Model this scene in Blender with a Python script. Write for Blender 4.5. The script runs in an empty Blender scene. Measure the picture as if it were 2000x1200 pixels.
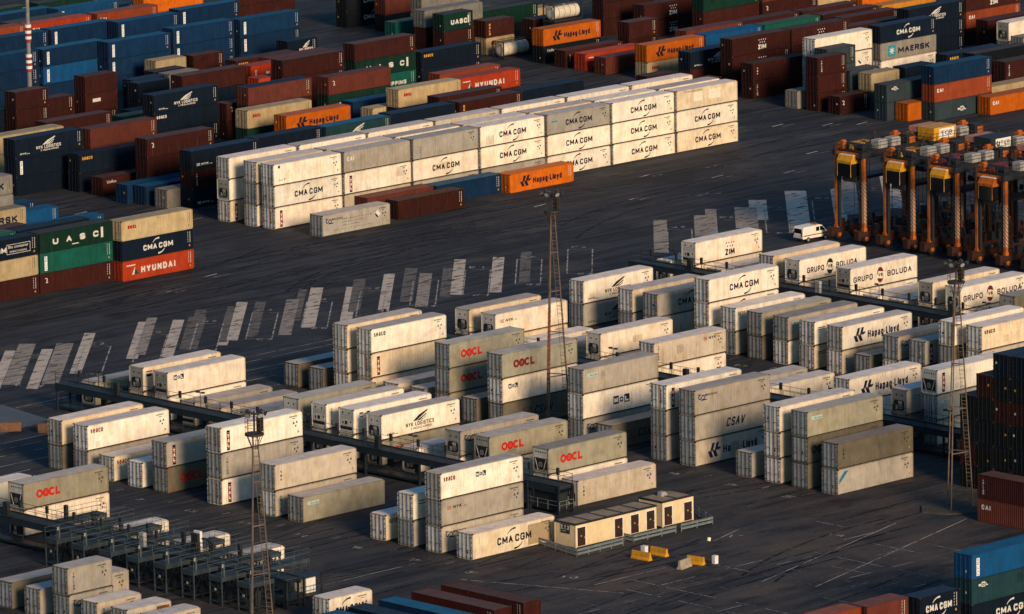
import bpy, math, random
from mathutils import Matrix, Vector
random.seed(7)
R = math.radians
sc = bpy.context.scene
# ------------------------------------------------------------------ camera
YAW, PIT, ROL, FPX = 0.76976889, 0.19557788, -0.0177805, 14118.376
cam = bpy.data.cameras.new('camera'); camo = bpy.data.objects.new('camera', cam)
sc.collection.objects.link(camo); sc.camera = camo
fw = Vector((math.sin(YAW) * math.cos(PIT), math.cos(YAW) * math.cos(PIT), -math.sin(PIT)))
r0 = Vector((math.cos(YAW), -math.sin(YAW), 0)); u0 = r0.cross(fw)
r1 = r0 * math.cos(ROL) + u0 * math.sin(ROL); u1 = -r0 * math.sin(ROL) + u0 * math.cos(ROL)
M = Matrix(((r1.x, u1.x, -fw.x, -614.0797), (r1.y, u1.y, -fw.y, -633.5814), (r1.z, u1.z, -fw.z, 174.8001), (0, 0, 0, 1)))
camo.matrix_world = M
cam.sensor_width = 36; cam.lens = FPX / 2000 * 36; cam.clip_start = 5; cam.clip_end = 12000
sc.render.resolution_x, sc.render.resolution_y = 1024, 614
CAMP = Vector((-614.0797, -633.5814, 174.8001))
def screen_x(p):
    d = Vector(p) - CAMP
    return d.dot(r1) / d.dot(fw)
# ------------------------------------------------------------------ world, sun, exposure
SUN = Vector((-0.21, -0.82, 0.30)).normalized()
el = math.asin(SUN.z); az = math.atan2(SUN.x, SUN.y)
w = bpy.data.worlds.new('World'); sc.world = w; w.use_nodes = True
nt = w.node_tree; bg = nt.nodes['Background']
sky = nt.nodes.new('ShaderNodeTexSky'); sky.sky_type = 'NISHITA'; sky.sun_disc = False
sky.sun_elevation = el; sky.sun_rotation = az; sky.air_density = 1.0; sky.dust_density = 0.6; sky.ozone_density = 3.0
tn = nt.nodes.new('ShaderNodeMix'); tn.data_type = 'RGBA'; tn.blend_type = 'MULTIPLY'; tn.inputs[0].default_value = 1; tn.inputs[7].default_value = (.72, 1.0, 1.06, 1)
nt.links.new(sky.outputs[0], tn.inputs[6]); nt.links.new(tn.outputs[2], bg.inputs[0]); bg.inputs[1].default_value = 0.098
sl = bpy.data.lights.new('sun', 'SUN'); sl.energy = 4.4; sl.angle = R(17); sl.color = (1.0, 0.715, 0.445)
so = bpy.data.objects.new('sun', sl); sc.collection.objects.link(so)
so.rotation_euler = (-SUN).to_track_quat('-Z', 'Y').to_euler()
sc.view_settings.view_transform = 'Standard'; sc.view_settings.look = 'None'
sc.view_settings.exposure = 0.0; sc.view_settings.gamma = 1.0
C = sc.collection
# ------------------------------------------------------------------ mesh builder
class MB:
    def __init__(s): s.v = []; s.f = []; s.m = []
    def face(s, pts, m=0):
        n = len(s.v); s.v += [tuple(p) for p in pts]; s.f.append(tuple(range(n, n + len(pts)))); s.m.append(m)
    def box(s, x0, x1, y0, y1, z0, z1, m=0):
        n = len(s.v)
        s.v += [(x0, y0, z0), (x1, y0, z0), (x1, y1, z0), (x0, y1, z0), (x0, y0, z1), (x1, y0, z1), (x1, y1, z1), (x0, y1, z1)]
        for q in ((0, 3, 2, 1), (4, 5, 6, 7), (0, 1, 5, 4), (1, 2, 6, 5), (2, 3, 7, 6), (3, 0, 4, 7)):
            s.f.append(tuple(n + k for k in q)); s.m.append(m)
    def bar(s, a, b, r, n=4, m=0, r2=None, tw=0.0):
        a = Vector(a); b = Vector(b); d = (b - a).normalized(); r2 = r if r2 is None else r2
        u = d.orthogonal().normalized()
        if abs(d.z) < .99: u = d.cross(Vector((0, 0, 1))).normalized()
        t = d.cross(u); k = len(s.v)
        for p, rr in ((a, r), (b, r2)):
            for i in range(n):
                q = 2 * math.pi * (i + .5) / n + tw
                s.v.append(tuple(p + u * (rr * math.cos(q)) + t * (rr * math.sin(q))))
        for i in range(n):
            j = (i + 1) % n
            s.f.append((k + i, k + j, k + n + j, k + n + i)); s.m.append(m)
        s.f.append(tuple(k + i for i in reversed(range(n)))); s.m.append(m)
        s.f.append(tuple(k + n + i for i in range(n))); s.m.append(m)
    def prism(s, pts, axis, a, b, m=0):
        """extrude a polygon given in the plane normal to axis ('x','y','z') from a to b"""
        def P(p, t): return {'x': (t, p[0], p[1]), 'y': (p[0], t, p[1]), 'z': (p[0], p[1], t)}[axis]
        n = len(pts); k = len(s.v)
        s.v += [P(p, a) for p in pts] + [P(p, b) for p in pts]
        s.f.append(tuple(range(k, k + n))); s.m.append(m)
        s.f.append(tuple(k + n + i for i in reversed(range(n)))); s.m.append(m)
        for i in range(n):
            j = (i + 1) % n; s.f.append((k + i, k + n + i, k + n + j, k + j)); s.m.append(m)
    def add(s, mesh, dx=0, dz=0, sx=1, sz=1, sh=0, y=0, m=0):
        n = len(s.v)
        for v in mesh.vertices: s.v.append((v.co.x * sx + dx + sh * v.co.z * sz, y, v.co.z * sz + dz))
        for p in mesh.polygons: s.f.append(tuple(n + i for i in p.vertices)); s.m.append(m)
    def mesh(s, name, *mats):
        me = bpy.data.meshes.new(name); me.from_pydata(s.v, [], s.f)
        for mt in mats: me.materials.append(mt)
        if len(mats) > 1: me.polygons.foreach_set('material_index', s.m)
        me.update(); return me
    def build(s, name, mat, parent=None):
        return obj(name, s.mesh(name, *(mat if isinstance(mat, (list, tuple)) else (mat,))), parent)
def obj(name, me, parent=None, col=None, loc=None):
    o = bpy.data.objects.new(name, me); C.objects.link(o)
    if parent: o.parent = parent
    if col: o.color = col
    if loc: o.location = loc
    return o
def empty(name, loc, rz=0.0):
    o = bpy.data.objects.new(name, None); C.objects.link(o); o.location = loc; o.rotation_euler = (0, 0, rz); o.empty_display_size = .5
    return o
def tag(o, label, cat, group=None):
    o['label'] = label; o['category'] = cat
    if group: o['group'] = group
    return o
def struct(o): o['kind'] = 'structure'; return o
def copy_tree(o, parent=None):
    c = o.copy(); C.objects.link(c)
    if parent: c.parent = parent
    for ch in o.children: copy_tree(ch, c)
    return c
# ------------------------------------------------------------------ materials
class NT:
    def __init__(s, name):
        s.mat = bpy.data.materials.new(name); s.mat.use_nodes = True; s.t = s.mat.node_tree; s.b = s.t.nodes['Principled BSDF']
    def n(s, typ, **kw):
        nd = s.t.nodes.new(typ)
        for k, v in kw.items(): setattr(nd, k, v)
        return nd
    def link(s, a, b): s.t.links.new(a, b)
    def noise(s, vec, scale, detail=3, rough=.6):
        nd = s.n('ShaderNodeTexNoise'); nd.inputs['Scale'].default_value = scale; nd.inputs['Detail'].default_value = detail
        nd.inputs['Roughness'].default_value = rough
        if vec is not None: s.link(vec, nd.inputs['Vector'])
        return nd.outputs['Fac']
    def mapping(s, vec, scale, loc=(0, 0, 0), rot=(0, 0, 0)):
        nd = s.n('ShaderNodeMapping'); nd.inputs['Scale'].default_value = scale; nd.inputs['Location'].default_value = loc; nd.inputs['Rotation'].default_value = rot
        s.link(vec, nd.inputs['Vector']); return nd.outputs[0]
    def ramp(s, fac, *stops):
        nd = s.n('ShaderNodeValToRGB'); e = nd.color_ramp.elements
        while len(e) < len(stops): e.new(.5)
        for i, (p, c) in enumerate(stops): e[i].position = p; e[i].color = c if len(c) == 4 else (*c, 1)
        s.link(fac, nd.inputs[0]); return nd.outputs[0]
    def rng(s, fac, a, b, c=0., d=1.):
        nd = s.n('ShaderNodeMapRange'); s.link(fac, nd.inputs[0])
        for i, v in enumerate((a, b, c, d)): nd.inputs[i + 1].default_value = v
        return nd.outputs[0]
    def mul(s, a, b):
        nd = s.n('ShaderNodeMath', operation='MULTIPLY')
        for i, v in enumerate((a, b)):
            if isinstance(v, (int, float)): nd.inputs[i].default_value = v
            else: s.link(v, nd.inputs[i])
        return nd.outputs[0]
    def mix(s, fac, a, b, mode='MIX'):
        nd = s.n('ShaderNodeMix', data_type='RGBA', blend_type=mode)
        for i, v in ((0, fac), (6, a), (7, b)):
            if isinstance(v, (int, float)): nd.inputs[i].default_value = v
            elif isinstance(v, tuple): nd.inputs[i].default_value = v if len(v) == 4 else (*v, 1)
            else: s.link(v, nd.inputs[i])
        return nd.outputs[2]
def paint(name, roof=False):
    """container paint: the colour comes from the object, its wear from the colour's alpha"""
    q = NT(name); oi = q.n('ShaderNodeObjectInfo'); tc = q.n('ShaderNodeTexCoord')
    off = q.n('ShaderNodeVectorMath', operation='SCALE'); q.link(oi.outputs['Location'], off.inputs[0]); off.inputs[3].default_value = .37
    ad = q.n('ShaderNodeVectorMath', operation='ADD'); q.link(tc.outputs['Object'], ad.inputs[0]); q.link(off.outputs[0], ad.inputs[1])
    v = ad.outputs[0]; alpha = oi.outputs['Alpha']
    base = q.mix(1.0, oi.outputs['Color'], q.ramp(q.noise(v, .8, 4), (.3, (.80, .80, .81)), (.7, (1.12, 1.1, 1.06))), 'MULTIPLY')
    if not roof:
        st = q.noise(q.mapping(v, (5.5, 5.5, .22)), 1.0, 4, .7)
        base = q.mix(q.mul(q.rng(st, .48, .74), .5), base, q.mix(1.0, base, (.66, .56, .45), 'MULTIPLY'))
        pn = q.noise(q.mapping(v, (.9, .9, .35)), 1.0, 3, .6)
        base = q.mix(q.mul(q.rng(pn, .50, .64), .6), base, q.mix(1.0, base, (.84, .76, .62), 'MULTIPLY'))
        st2 = q.noise(q.mapping(v, (9, 9, .5)), 1.0, 3, .7)
        rust = q.mul(q.rng(st2, .60, .74), alpha)
        base = q.mix(q.mul(rust, .85), base, (.13, .06, .025))
        sp = q.noise(v, 5.5, 5, .75)
        base = q.mix(q.mul(q.mul(q.rng(sp, .61, .70), alpha), .9), base, (.10, .05, .025))
    else:
        big = q.noise(q.mapping(v, (.55, 1.4, 1)), 1.0, 4, .65)
        base = q.mix(q.mul(q.rng(big, .52, .70), .42), base, q.mix(1.0, base, (.60, .58, .60), 'MULTIPLY'))
        sp = q.noise(q.mapping(v, (1.1, 2.6, 1)), 1.0, 5, .7)
        base = q.mix(q.mul(q.rng(sp, .66, .70), .75), base, (.07, .06, .06))
        st = q.noise(q.mapping(v, (6, .5, 1)), 1.0, 3, .7)
        base = q.mix(q.mul(q.rng(st, .56, .72), alpha), base, q.mix(1.0, base, (.50, .38, .30), 'MULTIPLY'))
    q.link(base, q.b.inputs['Base Color']); q.b.inputs['Roughness'].default_value = .62
    q.b.inputs['Specular IOR Level'].default_value = .10
    return q.mat
def letter_paint():
    q = NT('lettering_paint'); oi = q.n('ShaderNodeObjectInfo'); tc = q.n('ShaderNodeTexCoord')
    n = q.noise(tc.outputs['Object'], 4.0, 4, .7)
    q.link(q.mix(1.0, oi.outputs['Color'], q.ramp(n, (.35, (.75, .75, .75)), (.7, (1.1, 1.1, 1.1))), 'MULTIPLY'), q.b.inputs['Base Color'])
    q.b.inputs['Roughness'].default_value = .6; q.b.inputs['Specular IOR Level'].default_value = .2
    return q.mat
def plain(name, col, rough=.6, metal=0., var=.25, scale=2.0, dirt=None):
    q = NT(name); tc = q.n('ShaderNodeTexCoord'); n = q.noise(tc.outputs['Object'], scale, 5, .65)
    lo = tuple(c * (1 - var) for c in col); hi = tuple(min(1, c * (1 + var)) for c in col)
    c = q.ramp(n, (.3, lo), (.7, hi))
    if dirt:
        d = q.noise(q.mapping(tc.outputs['Object'], (3, 3, .6)), 1.3, 5, .7)
        c = q.mix(q.mul(q.rng(d, .52, .72), .8), c, dirt)
    q.link(c, q.b.inputs['Base Color']); q.b.inputs['Roughness'].default_value = rough; q.b.inputs['Metallic'].default_value = metal
    q.b.inputs['Specular IOR Level'].default_value = .3
    return q.mat
PAINT = paint('container_paint'); ROOF = paint('container_roof', True); INK = letter_paint()
GASKET = plain('door_gasket', (.012, .013, .015), .8); GEAR = plain('galvanised_gear', (.13, .13, .135), .5, .4)
STEEL = plain('dark_steel', (.012, .019, .026), .55, .0, .35, 1.2, (.02, .023, .026)); DECK = plain('deck_steel', (.026, .037, .046), .7, 0, .4, .7)
MAST = plain('mast_steel', (.135, .098, .072), .6, .1, .35, 1.0, (.09, .05, .03)); MASTD = plain('dark_mast_steel', (.035, .026, .022), .6, .1)
LAMPM = plain('lamp_housing', (.04, .04, .042), .4, .3); GLASS = plain('dark_glass', (.006, .008, .010), .12, 0, .1)
ORANGE = plain('orange_paint', (.42, .10, .011), .5, 0, .4, 1.0, (.06, .018, .010)); YEL = plain('yellow_paint', (.58, .27, .015), .5, 0, .2, 1.5, (.25, .11, .02))
RUBBER = plain('rubber', (.012, .012, .013), .85); DARKM = plain('dark_machine', (.018, .02, .024), .6); GREYM = plain('grey_machine', (.32, .305, .29), .6, 0, .2)
WHITE = plain('white_paint', (.72, .70, .66), .5, 0, .12); REDM = plain('red_paint', (.24, .026, .022), .55, 0, .2); BEIGE = plain('cabin_panel', (.70, .55, .33), .6, 0, .08, 1.0, (.52, .40, .24))
CROOF = plain('cabin_roof', (.27, .21, .15), .8, 0, .3, .8, (.12, .10, .08)); DOORB = plain('brown_door', (.035, .018, .014), .5, 0, .2); GALV = plain('galvanised_rail', (.22, .26, .27), .45, .4)
CONC = plain('concrete', (.33, .29, .22), .85, 0, .25, 2.0, (.15, .12, .09)); BROWNC = plain('brown_concrete', (.20, .10, .055), .85, 0, .3, 1.5)
SIGN = plain('sign_blue', (.012, .016, .035), .5); CREAMT = plain('tank_shell', (.62, .55, .44), .5, 0, .12, 1.0, (.30, .25, .19)); LIT = plain('lamp_lens', (.9, .8, .55), .2)
HAZ = None
def hazard(name, a, b, sc_=1.9):
    q = NT(name); tc = q.n('ShaderNodeTexCoord'); s = q.n('ShaderNodeSeparateXYZ'); q.link(tc.outputs['Object'], s.inputs[0])
    m1 = q.n('ShaderNodeMath', operation='SUBTRACT'); q.link(s.outputs[2], m1.inputs[0]); q.link(s.outputs[1], m1.inputs[1])
    m0 = q.n('ShaderNodeMath', operation='ADD'); q.link(m1.outputs[0], m0.inputs[0]); q.link(s.outputs[0], m0.inputs[1])
    m2 = q.n('ShaderNodeMath', operation='MULTIPLY'); q.link(m0.outputs[0], m2.inputs[0]); m2.inputs[1].default_value = sc_
    m3 = q.n('ShaderNodeMath', operation='FRACT'); q.link(m2.outputs[0], m3.inputs[0])
    m4 = q.n('ShaderNodeMath', operation='GREATER_THAN'); q.link(m3.outputs[0], m4.inputs[0]); m4.inputs[1].default_value = .5
    q.link(q.mix(m4.outputs[0], a, b), q.b.inputs['Base Color']); q.b.inputs['Roughness'].default_value = .6
    return q.mat
HAZ = hazard('hazard_stripes', (.30, .07, .012), (.42, .32, .22))
def ground_mat():
    q = NT('asphalt'); g = q.n('ShaderNodeNewGeometry'); p = g.outputs['Position']
    base = q.ramp(q.noise(p, .035, 5, .6), (.35, (.0160, .0188, .027)), (.5, (.0222, .0250, .034)), (.68, (.034, .0345, .041)))
    st = q.noise(q.mapping(p, (.016, .55, 1)), 1.0, 6, .7)
    base = q.mix(q.mul(q.rng(st, .48, .62), .85), base, (.007, .009, .014))
    st2 = q.noise(q.mapping(p, (.03, .9, 1), (7, 3, 0), (0, 0, R(2.5))), 1.0, 6, .75)
    base = q.mix(q.mul(q.rng(st2, .47, .66), .75), base, (.060, .062, .068))
    st4 = q.noise(q.mapping(p, (.06, 2.2, 1), (2, 5, 0), (0, 0, R(-1.5))), 1.0, 5, .75)
    base = q.mix(q.mul(q.rng(st4, .50, .66), .6), base, (.010, .012, .017))
    st3 = q.noise(q.mapping(p, (.5, .05, 1), (1, 9, 0)), 1.0, 4, .7)
    base = q.mix(q.mul(q.rng(st3, .57, .7), .35), base, (.014, .014, .017))
    # browner, drier ground at the near corner
    sx = q.n('ShaderNodeSeparateXYZ'); q.link(p, sx.inputs[0])
    near = q.rng(sx.outputs[1], -55, -115)
    pat = q.mul(q.rng(q.noise(q.mapping(p, (.05, .10, 1), (3, 1, 0)), 1.0, 5, .65), .42, .62), near)
    base = q.mix(q.mul(pat, .85), base, (.074, .058, .050))
    oil = q.noise(q.mapping(p, (.12, .25, 1)), 1.0, 4, .65)
    base = q.mix(q.mul(q.rng(oil, .54, .68), .8), base, (.009, .010, .013))
    blot = q.noise(q.mapping(p, (.07, .16, 1), (11, 4, 0), (0, 0, R(20))), 1.0, 6, .7)
    base = q.mix(q.mul(q.rng(blot, .52, .66), .7), base, (.060, .057, .056))
    fine = q.noise(p, 3.0, 4, .7)
    base = q.mix(1.0, base, q.ramp(fine, (.3, (.85, .85, .85)), (.7, (1.6, 1.58, 1.55))), 'MULTIPLY')
    q.link(base, q.b.inputs['Base Color']); q.b.inputs['Roughness'].default_value = .85; q.b.inputs['Specular IOR Level'].default_value = .2
    return q.mat
def worn(name, col, lo=.40, hi=.62, dark=(.03, .03, .034), cut=.36):
    q = NT(name); g = q.n('ShaderNodeNewGeometry'); p = g.outputs['Position']
    n = q.noise(q.mapping(p, (.12, 1.1, 1)), 1.0, 6, .75)
    n2 = q.noise(p, 1.2, 5, .7)
    c = q.mix(q.rng(n, lo, hi), col, dark)
    c = q.mix(q.mul(q.rng(n2, .52, .8), .45), c, dark)
    q.link(c, q.b.inputs['Base Color']); q.b.inputs['Roughness'].default_value = .8; q.b.inputs['Specular IOR Level'].default_value = .2
    n3 = q.noise(q.mapping(p, (.35, .9, 1), (4, 8, 0)), 1.0, 6, .75)
    q.link(q.rng(n3, cut, cut + .12), q.b.inputs['Alpha'])
    return q.mat
ASPH = ground_mat()
PATCH = [worn('concrete_patch', (.56, .48, .41), .53, .80), worn('worn_patch', (.33, .285, .25), .5, .75), worn('faint_patch', (.15, .135, .125), .48, .75)]
LINE = worn('line_paint', (.46, .43, .40), .48, .70, cut=.40); LINEF = worn('faded_line_paint', (.24, .215, .18), .44, .64, cut=.42)
# ------------------------------------------------------------------ ground and markings
b = MB(); b.face([(-6000, -6000, 0), (6000, -6000, 0), (6000, 6000, 0), (-6000, 6000, 0)])
struct(b.build('ground', ASPH))
PP = [(-58.9, 26.9, 1.3, 22.7, 0), (-54.8, 28.5, 2.1, 24.4, 1), (-55.3, 24.2, 1.4, 23.6, 0), (-51.6, 25.2, 2.1, 24.1, 1), (-45.4, 27.7, 1.4, 24.4, 0), (-36.4, 27.9, 1.4, 22.6, 0), (-33.9, 29.2, 1.3, 23.0, 1), (-32.7, 25.6, 1.4, 23.0, 0), (-29.9, 25.2, 2.2, 20.2, 2), (-26.6, 28.2, 1.4, 22.3, 2), (-25.0, 24.4, 1.3, 20.9, 0), (-22.6, 26.9, 1.1, 22.4, 2), (-19.8, 28.1, 1.4, 24.2, 0), (-18.0, 26.6, 1.3, 22.6, 2), (-14.5, 24.5, 1.6, 22.6, 1), (-7.3, 27.8, 1.6, 25.6, 0), (-9.2, 28.4, 1.0, 20.1, 2), (-4.1, 24.7, 1.5, 23.3, 0), (0.2, 27.9, 1.5, 21.6, 2), (5.0, 27.5, 1.4, 24.4, 0), (9.5, 28.2, 1.6, 22.3, 2), (8.3, 24.2, 1.6, 22.1, 1), (12.8, 24.8, 1.3, 19.3, 2), (17.7, 27.7, 1.5, 23.6, 0), (22.0, 25.0, 1.5, 23.6, 0), (27.0, 25.0, 1.4, 21.0, 2), (54.2, 27.5, 1.8, 23.1, 1), (60.5, 25.4, 2.9, 15.3, 1), (64.2, 27.9, 1.5, 18, 1), (68.2, 25.3, 3.0, 15.2, 1), (73.1, 27.8, 2.4, 14.6, 0), (81.3, 28.6, 2.9, 30.7, 0), (86.0, 25.4, 1.7, 23.7, 0), (92.1, 29.2, 2.2, 26, 1), (97.6, 26.6, 2.4, 24.1, 0), (-64.3, 27.5, 1.6, 23, 1), (-68.5, 25.5, 1.4, 23, 0)]
mbs = [MB(), MB(), MB()]
dv = Vector((-.7095, -.7047, 0)); wv = Vector((.647, -.762, 0))
for i, (x, y, wd, ln, t) in enumerate(PP):
    a = Vector((x, y, .004 + .0007 * (i % 5))) - wv * wd / 2
    mbs[t].face([a, a + dv * ln, a + dv * ln + wv * wd, a + wv * wd])
for k, nm in enumerate(('concrete_strips', 'worn_concrete_strips', 'faint_concrete_strips')): struct(mbs[k].build(nm, PATCH[k]))
TXT = {}
def txt(s, bold=.0):
    """flat mesh of a word in the XZ plane, scaled into a 1 x 1 box"""
    if (s, bold) in TXT: return TXT[(s, bold)]
    cu = bpy.data.curves.new('word', 'FONT'); cu.body = s; cu.offset = .004; cu.resolution_u = 2
    o = bpy.data.objects.new('word', cu); me = bpy.data.meshes.new_from_object(o)
    xs = [v.co.x for v in me.vertices]; ys = [v.co.y for v in me.vertices]; a, c, d, e = min(xs), max(xs), min(ys), max(ys)
    for v in me.vertices: v.co = ((v.co.x - a) / (c - a), 0, (v.co.y - d) / (e - d))
    bpy.data.objects.remove(o); TXT[(s, bold)] = me
    return me
L1 = MB(); L2 = MB()
def gline(m, a, b2, wd=.14, z=.012):
    z = (.03 if m is L2 else .012) + .00015 * (len(m.f) % 100)
    a = Vector((*a, z)); b2 = Vector((*b2, z)); d = (b2 - a).normalized(); n = Vector((-d.y, d.x, 0)) * wd / 2
    m.face([a - n, b2 - n, b2 + n, a + n])
def gtext(m, s, x, y, h, wd, rot, z=.012):
    z = .048
    me = txt(s, .02); c, q = math.cos(rot), math.sin(rot); n = len(m.v)
    for v in me.vertices:
        a, e = v.co.x * wd, v.co.z * h; m.v.append((x + a * c - e * q, y + a * q + e * c, z))
    for p in me.polygons: m.f.append(tuple(n + i for i in p.vertices)); m.m.append(0)
for k in range(-1, 18):
    A = Vector((-60.4 + 9.2 * k, 22.0, 0))
    if 37 < A.x < 45: continue
    B = A + wv * 3.2; A2 = A + dv * 16.6; B2 = B + dv * 16.6
    for p, q, wd in ((A, A2, .16), (B, B2, .16), (A, B, .09), (A2, B2, .09)): gline(L1, p[:2], q[:2], wd)
    gtext(L1, 'GCE'[k % 3] + ' ' + str((7 * k + 5) % 10), A.x + .9, A.y + .35, 1.1, 1.9, R(-49.7))
    gtext(L1, 'GCE'[k % 3] + ' ' + str((7 * k + 5) % 10), A2.x + .2, A2.y - 1.6, 1.1, 1.9, R(-49.7))
for a, b2 in [((-94.6, -13.2), (-83, -13.0)), ((-99, -15.7), (-84, -15.5)), ((-101, -18.4), (-88, -18.8)), ((-90.1, -7.9), (-83.3, -8.3)), ((-80.3, .7), (-66, 1.0)), ((-72.4, 3.6), (-62, 3.5)), ((-104, -22.5), (-92, -22.5)), ((-106, -26.0), (-101, -26.0)), ((-62, 1.9), (-20, 2.2)), ((-60, -.4), (-20, .1)), ((-56, -4), (-26, -4)), ((-60, -8.5), (-38, -8.5)), ((-56, -12.7), (-38.5, -12.7))]: gline(L1, a, b2)
for xr in (-99.2, -51.0, -3.5):                       # slot lines and numbers at the door ends of the rows
    for k in range(3, 20):
        y = -29.5 - 4.415 * (k - 3)
        gline(L2, (xr - 2.6, y - .3), (xr - .4, y - .3), .12)
        if k % 2: gtext(L1, str(24 - k), xr - 4.4, y + 1.2, .9, 1.5, R(-90))
        else: gline(L1, (xr - 2.8, y + 1.2), (xr - 1.6, y + 1.2), .12)
ar = random.Random(4)                                  # worn, half-erased bay grid on the empty apron at the near right
for k in range(15):
    x = -112 + 3.6 * k + ar.uniform(-.2, .2); y = -156.0
    while y < -114 - (k < 4) * 6:
        ln = ar.uniform(2.5, 9)
        if ar.random() < .62: gline(L1 if ar.random() < .3 else L2, (x, y), (x, y + ln), .10)
        y += ln + ar.uniform(.4, 2.5)
for j in range(17):
    y = -156 + 2.5 * j + ar.uniform(-.2, .2); x = -114.0
    while x < -56:
        ln = ar.uniform(1.5, 7)
        if ar.random() < .55: gline(L1 if ar.random() < .3 else L2, (x, y), (x + ln, y), .12)
        x += ln + ar.uniform(.6, 4)
for a, b2 in [((-85.9, -125.2), (-56.6, -117.2)), ((-98.4, -113.1), (-87.2, -113.2)), ((-84, -131), (-50, -121.5)), ((-106, -101), (-99, -118)), ((-118, -92), (-104, -92)), ((-112, -66), (-109, -66)), ((-113, -80), (-110, -80)), ((-76, -108.5), (-70, -106.6))]: gline(L1, a, b2)
gtext(L1, '10', -98.6, -108.4, 1.1, 1.7, R(-60)); gtext(L1, '12', -73.4, -108.4, 1.1, 1.7, R(-60)); gtext(L1, '14', -66, -116, 1.1, 1.7, R(-60))
for x, y in [(62, 41), (70, 36), (81, 44), (90, 39), (98, 35), (103, 47), (75, 52), (86, 50), (50, 47), (57, 53), (-22, 40), (-12, 44), (22, 118), (110, 70), (116, 66), (121, 61), (125, 58), (98, 110), (104, 116), (92, 120), (84, 133), (96, 139), (-1, 84), (6, 90), (12, 76), (118, 88), (109, 92)]:
    gline(L1, (x, y), (x + 2.6, y + .4), .3); gline(L2, (x + .6, y - 1.1), (x + 3.6, y - .9), .35)
TM = MB(); tr = random.Random(21)                       # curved tyre marks left by the carriers
for i in range(110):
    zone = tr.choice(((-60, 60, 32, 56), (60, 130, 25, 60), (-30, 30, 70, 95), (95, 120, 90, 140), (-100, -50, -150, -106), (-110, -92, -110, -60), (-70, -52, -105, -40), (-10, 30, 28, 50)))
    x, y = tr.uniform(zone[0], zone[1]), tr.uniform(zone[2], zone[3]); a = tr.choice((0, math.pi)) + tr.gauss(0, .12); cv = tr.gauss(0, .007); n = tr.randint(8, 22); wd = tr.uniform(.10, .22); z = .0015 + .00002 * i
    for off in (0, tr.choice((2.0, 4.6))):
        px, py, pa = x - math.sin(a) * off, y + math.cos(a) * off, a; L_ = []
        for k in range(n): L_.append((px, py, pa)); px += 1.6 * math.cos(pa); py += 1.6 * math.sin(pa); pa += cv * 1.6
        for (xa, ya, aa), (xb, yb, ab) in zip(L_, L_[1:]):
            TM.face([(xa + math.sin(aa) * wd, ya - math.cos(aa) * wd, z), (xb + math.sin(ab) * wd, yb - math.cos(ab) * wd, z), (xb - math.sin(ab) * wd, yb + math.cos(ab) * wd, z), (xa - math.sin(aa) * wd, ya + math.cos(aa) * wd, z)])
TYRE = worn('tyre_mark', (.008, .009, .012), .6, .9, (.02, .021, .026), cut=.44)
struct(TM.build('tyre_marks', TYRE))
struct(L1.build('road_markings', LINE)); struct(L2.build('faded_road_markings', LINEF))
b = MB(); b.face([(-110, 16, .003), (-80.2, 3.4, .003), (-82.0, -7.2, .003), (-92, -9.4, .003), (-120, -6, .003)])
struct(b.build('pavement', plain('pale_asphalt', (.085, .105, .13), .8, 0, .2, .5)))
# ------------------------------------------------------------------ containers
W = 2.438
LIGHTINK = (.62, .60, .55, 1); DARKINK = (.006, .009, .022, 1); RED = (.36, .012, .010, 1); DRED = (.16, .014, .012, 1); NAVY = (.006, .012, .05, 1); YEL_I = (.60, .30, .04, 1); TEAL = (.02, .26, .33, 1)
PAL = {  # colour: (rgb, wear, word)
 'W': ((.82, .745, .635), .7, 'white'), 'C': ((.69, .58, .43), 1.0, 'cream'), 'G': ((.355, .33, .295), .45, 'light grey'), 'O': ((.29, .275, .215), .4, 'olive grey'),
 'P': ((.50, .44, .36), .7, 'beige grey'), 'D': ((.13, .117, .092), .3, 'dark grey'),  # D is grey darkened to stand for sides lying in shade
 'nv': ((.0026, .0085, .022), .15, 'navy'), 'bl': ((.0022, .0235, .074), .25, 'blue'), 'bb': ((.0035, .062, .185), .25, 'bright blue'), 'br': ((.037, .0085, .0080), .6, 'maroon'),
 'rb': ((.105, .026, .019), .6, 'red brown'), 'rd': ((.36, .038, .011), .5, 'red'), 'or': ((.50, .112, .006), .7, 'orange'), 'ca': ((.225, .044, .017), .6, 'rusty red'), 'bg': ((.42, .335, .20), .6, 'beige'),
 'gr': ((.21, .20, .185), .3, 'grey'), 'gn': ((.0025, .026, .019), .4, 'dark green'), 'tl': ((.004, .075, .060), .4, 'teal'), 'tb': ((.010, .042, .056), .2, 'petrol blue'), 'dk': ((.004, .008, .012), .2, 'black blue'),
 'yl': ((.60, .26, .03), .4, 'yellow orange'), 'gt': ((.030, .052, .066), .3, 'slate grey'), 'tp': ((.10, .028, .022), .5, 'brown'), 'tk': ((.6, .54, .43), .3, 'cream')}
def mixc(c, d, f): return tuple(a * (1 - f) + e * f for a, e in zip(c, d))
def dark(code): return code not in ('W', 'C', 'G', 'O', 'P', 'D', 'bg', 'gr', 'yl')
_c = {}
def cached(key, fn):
    if key not in _c: _c[key] = fn()
    return _c[key]
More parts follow.
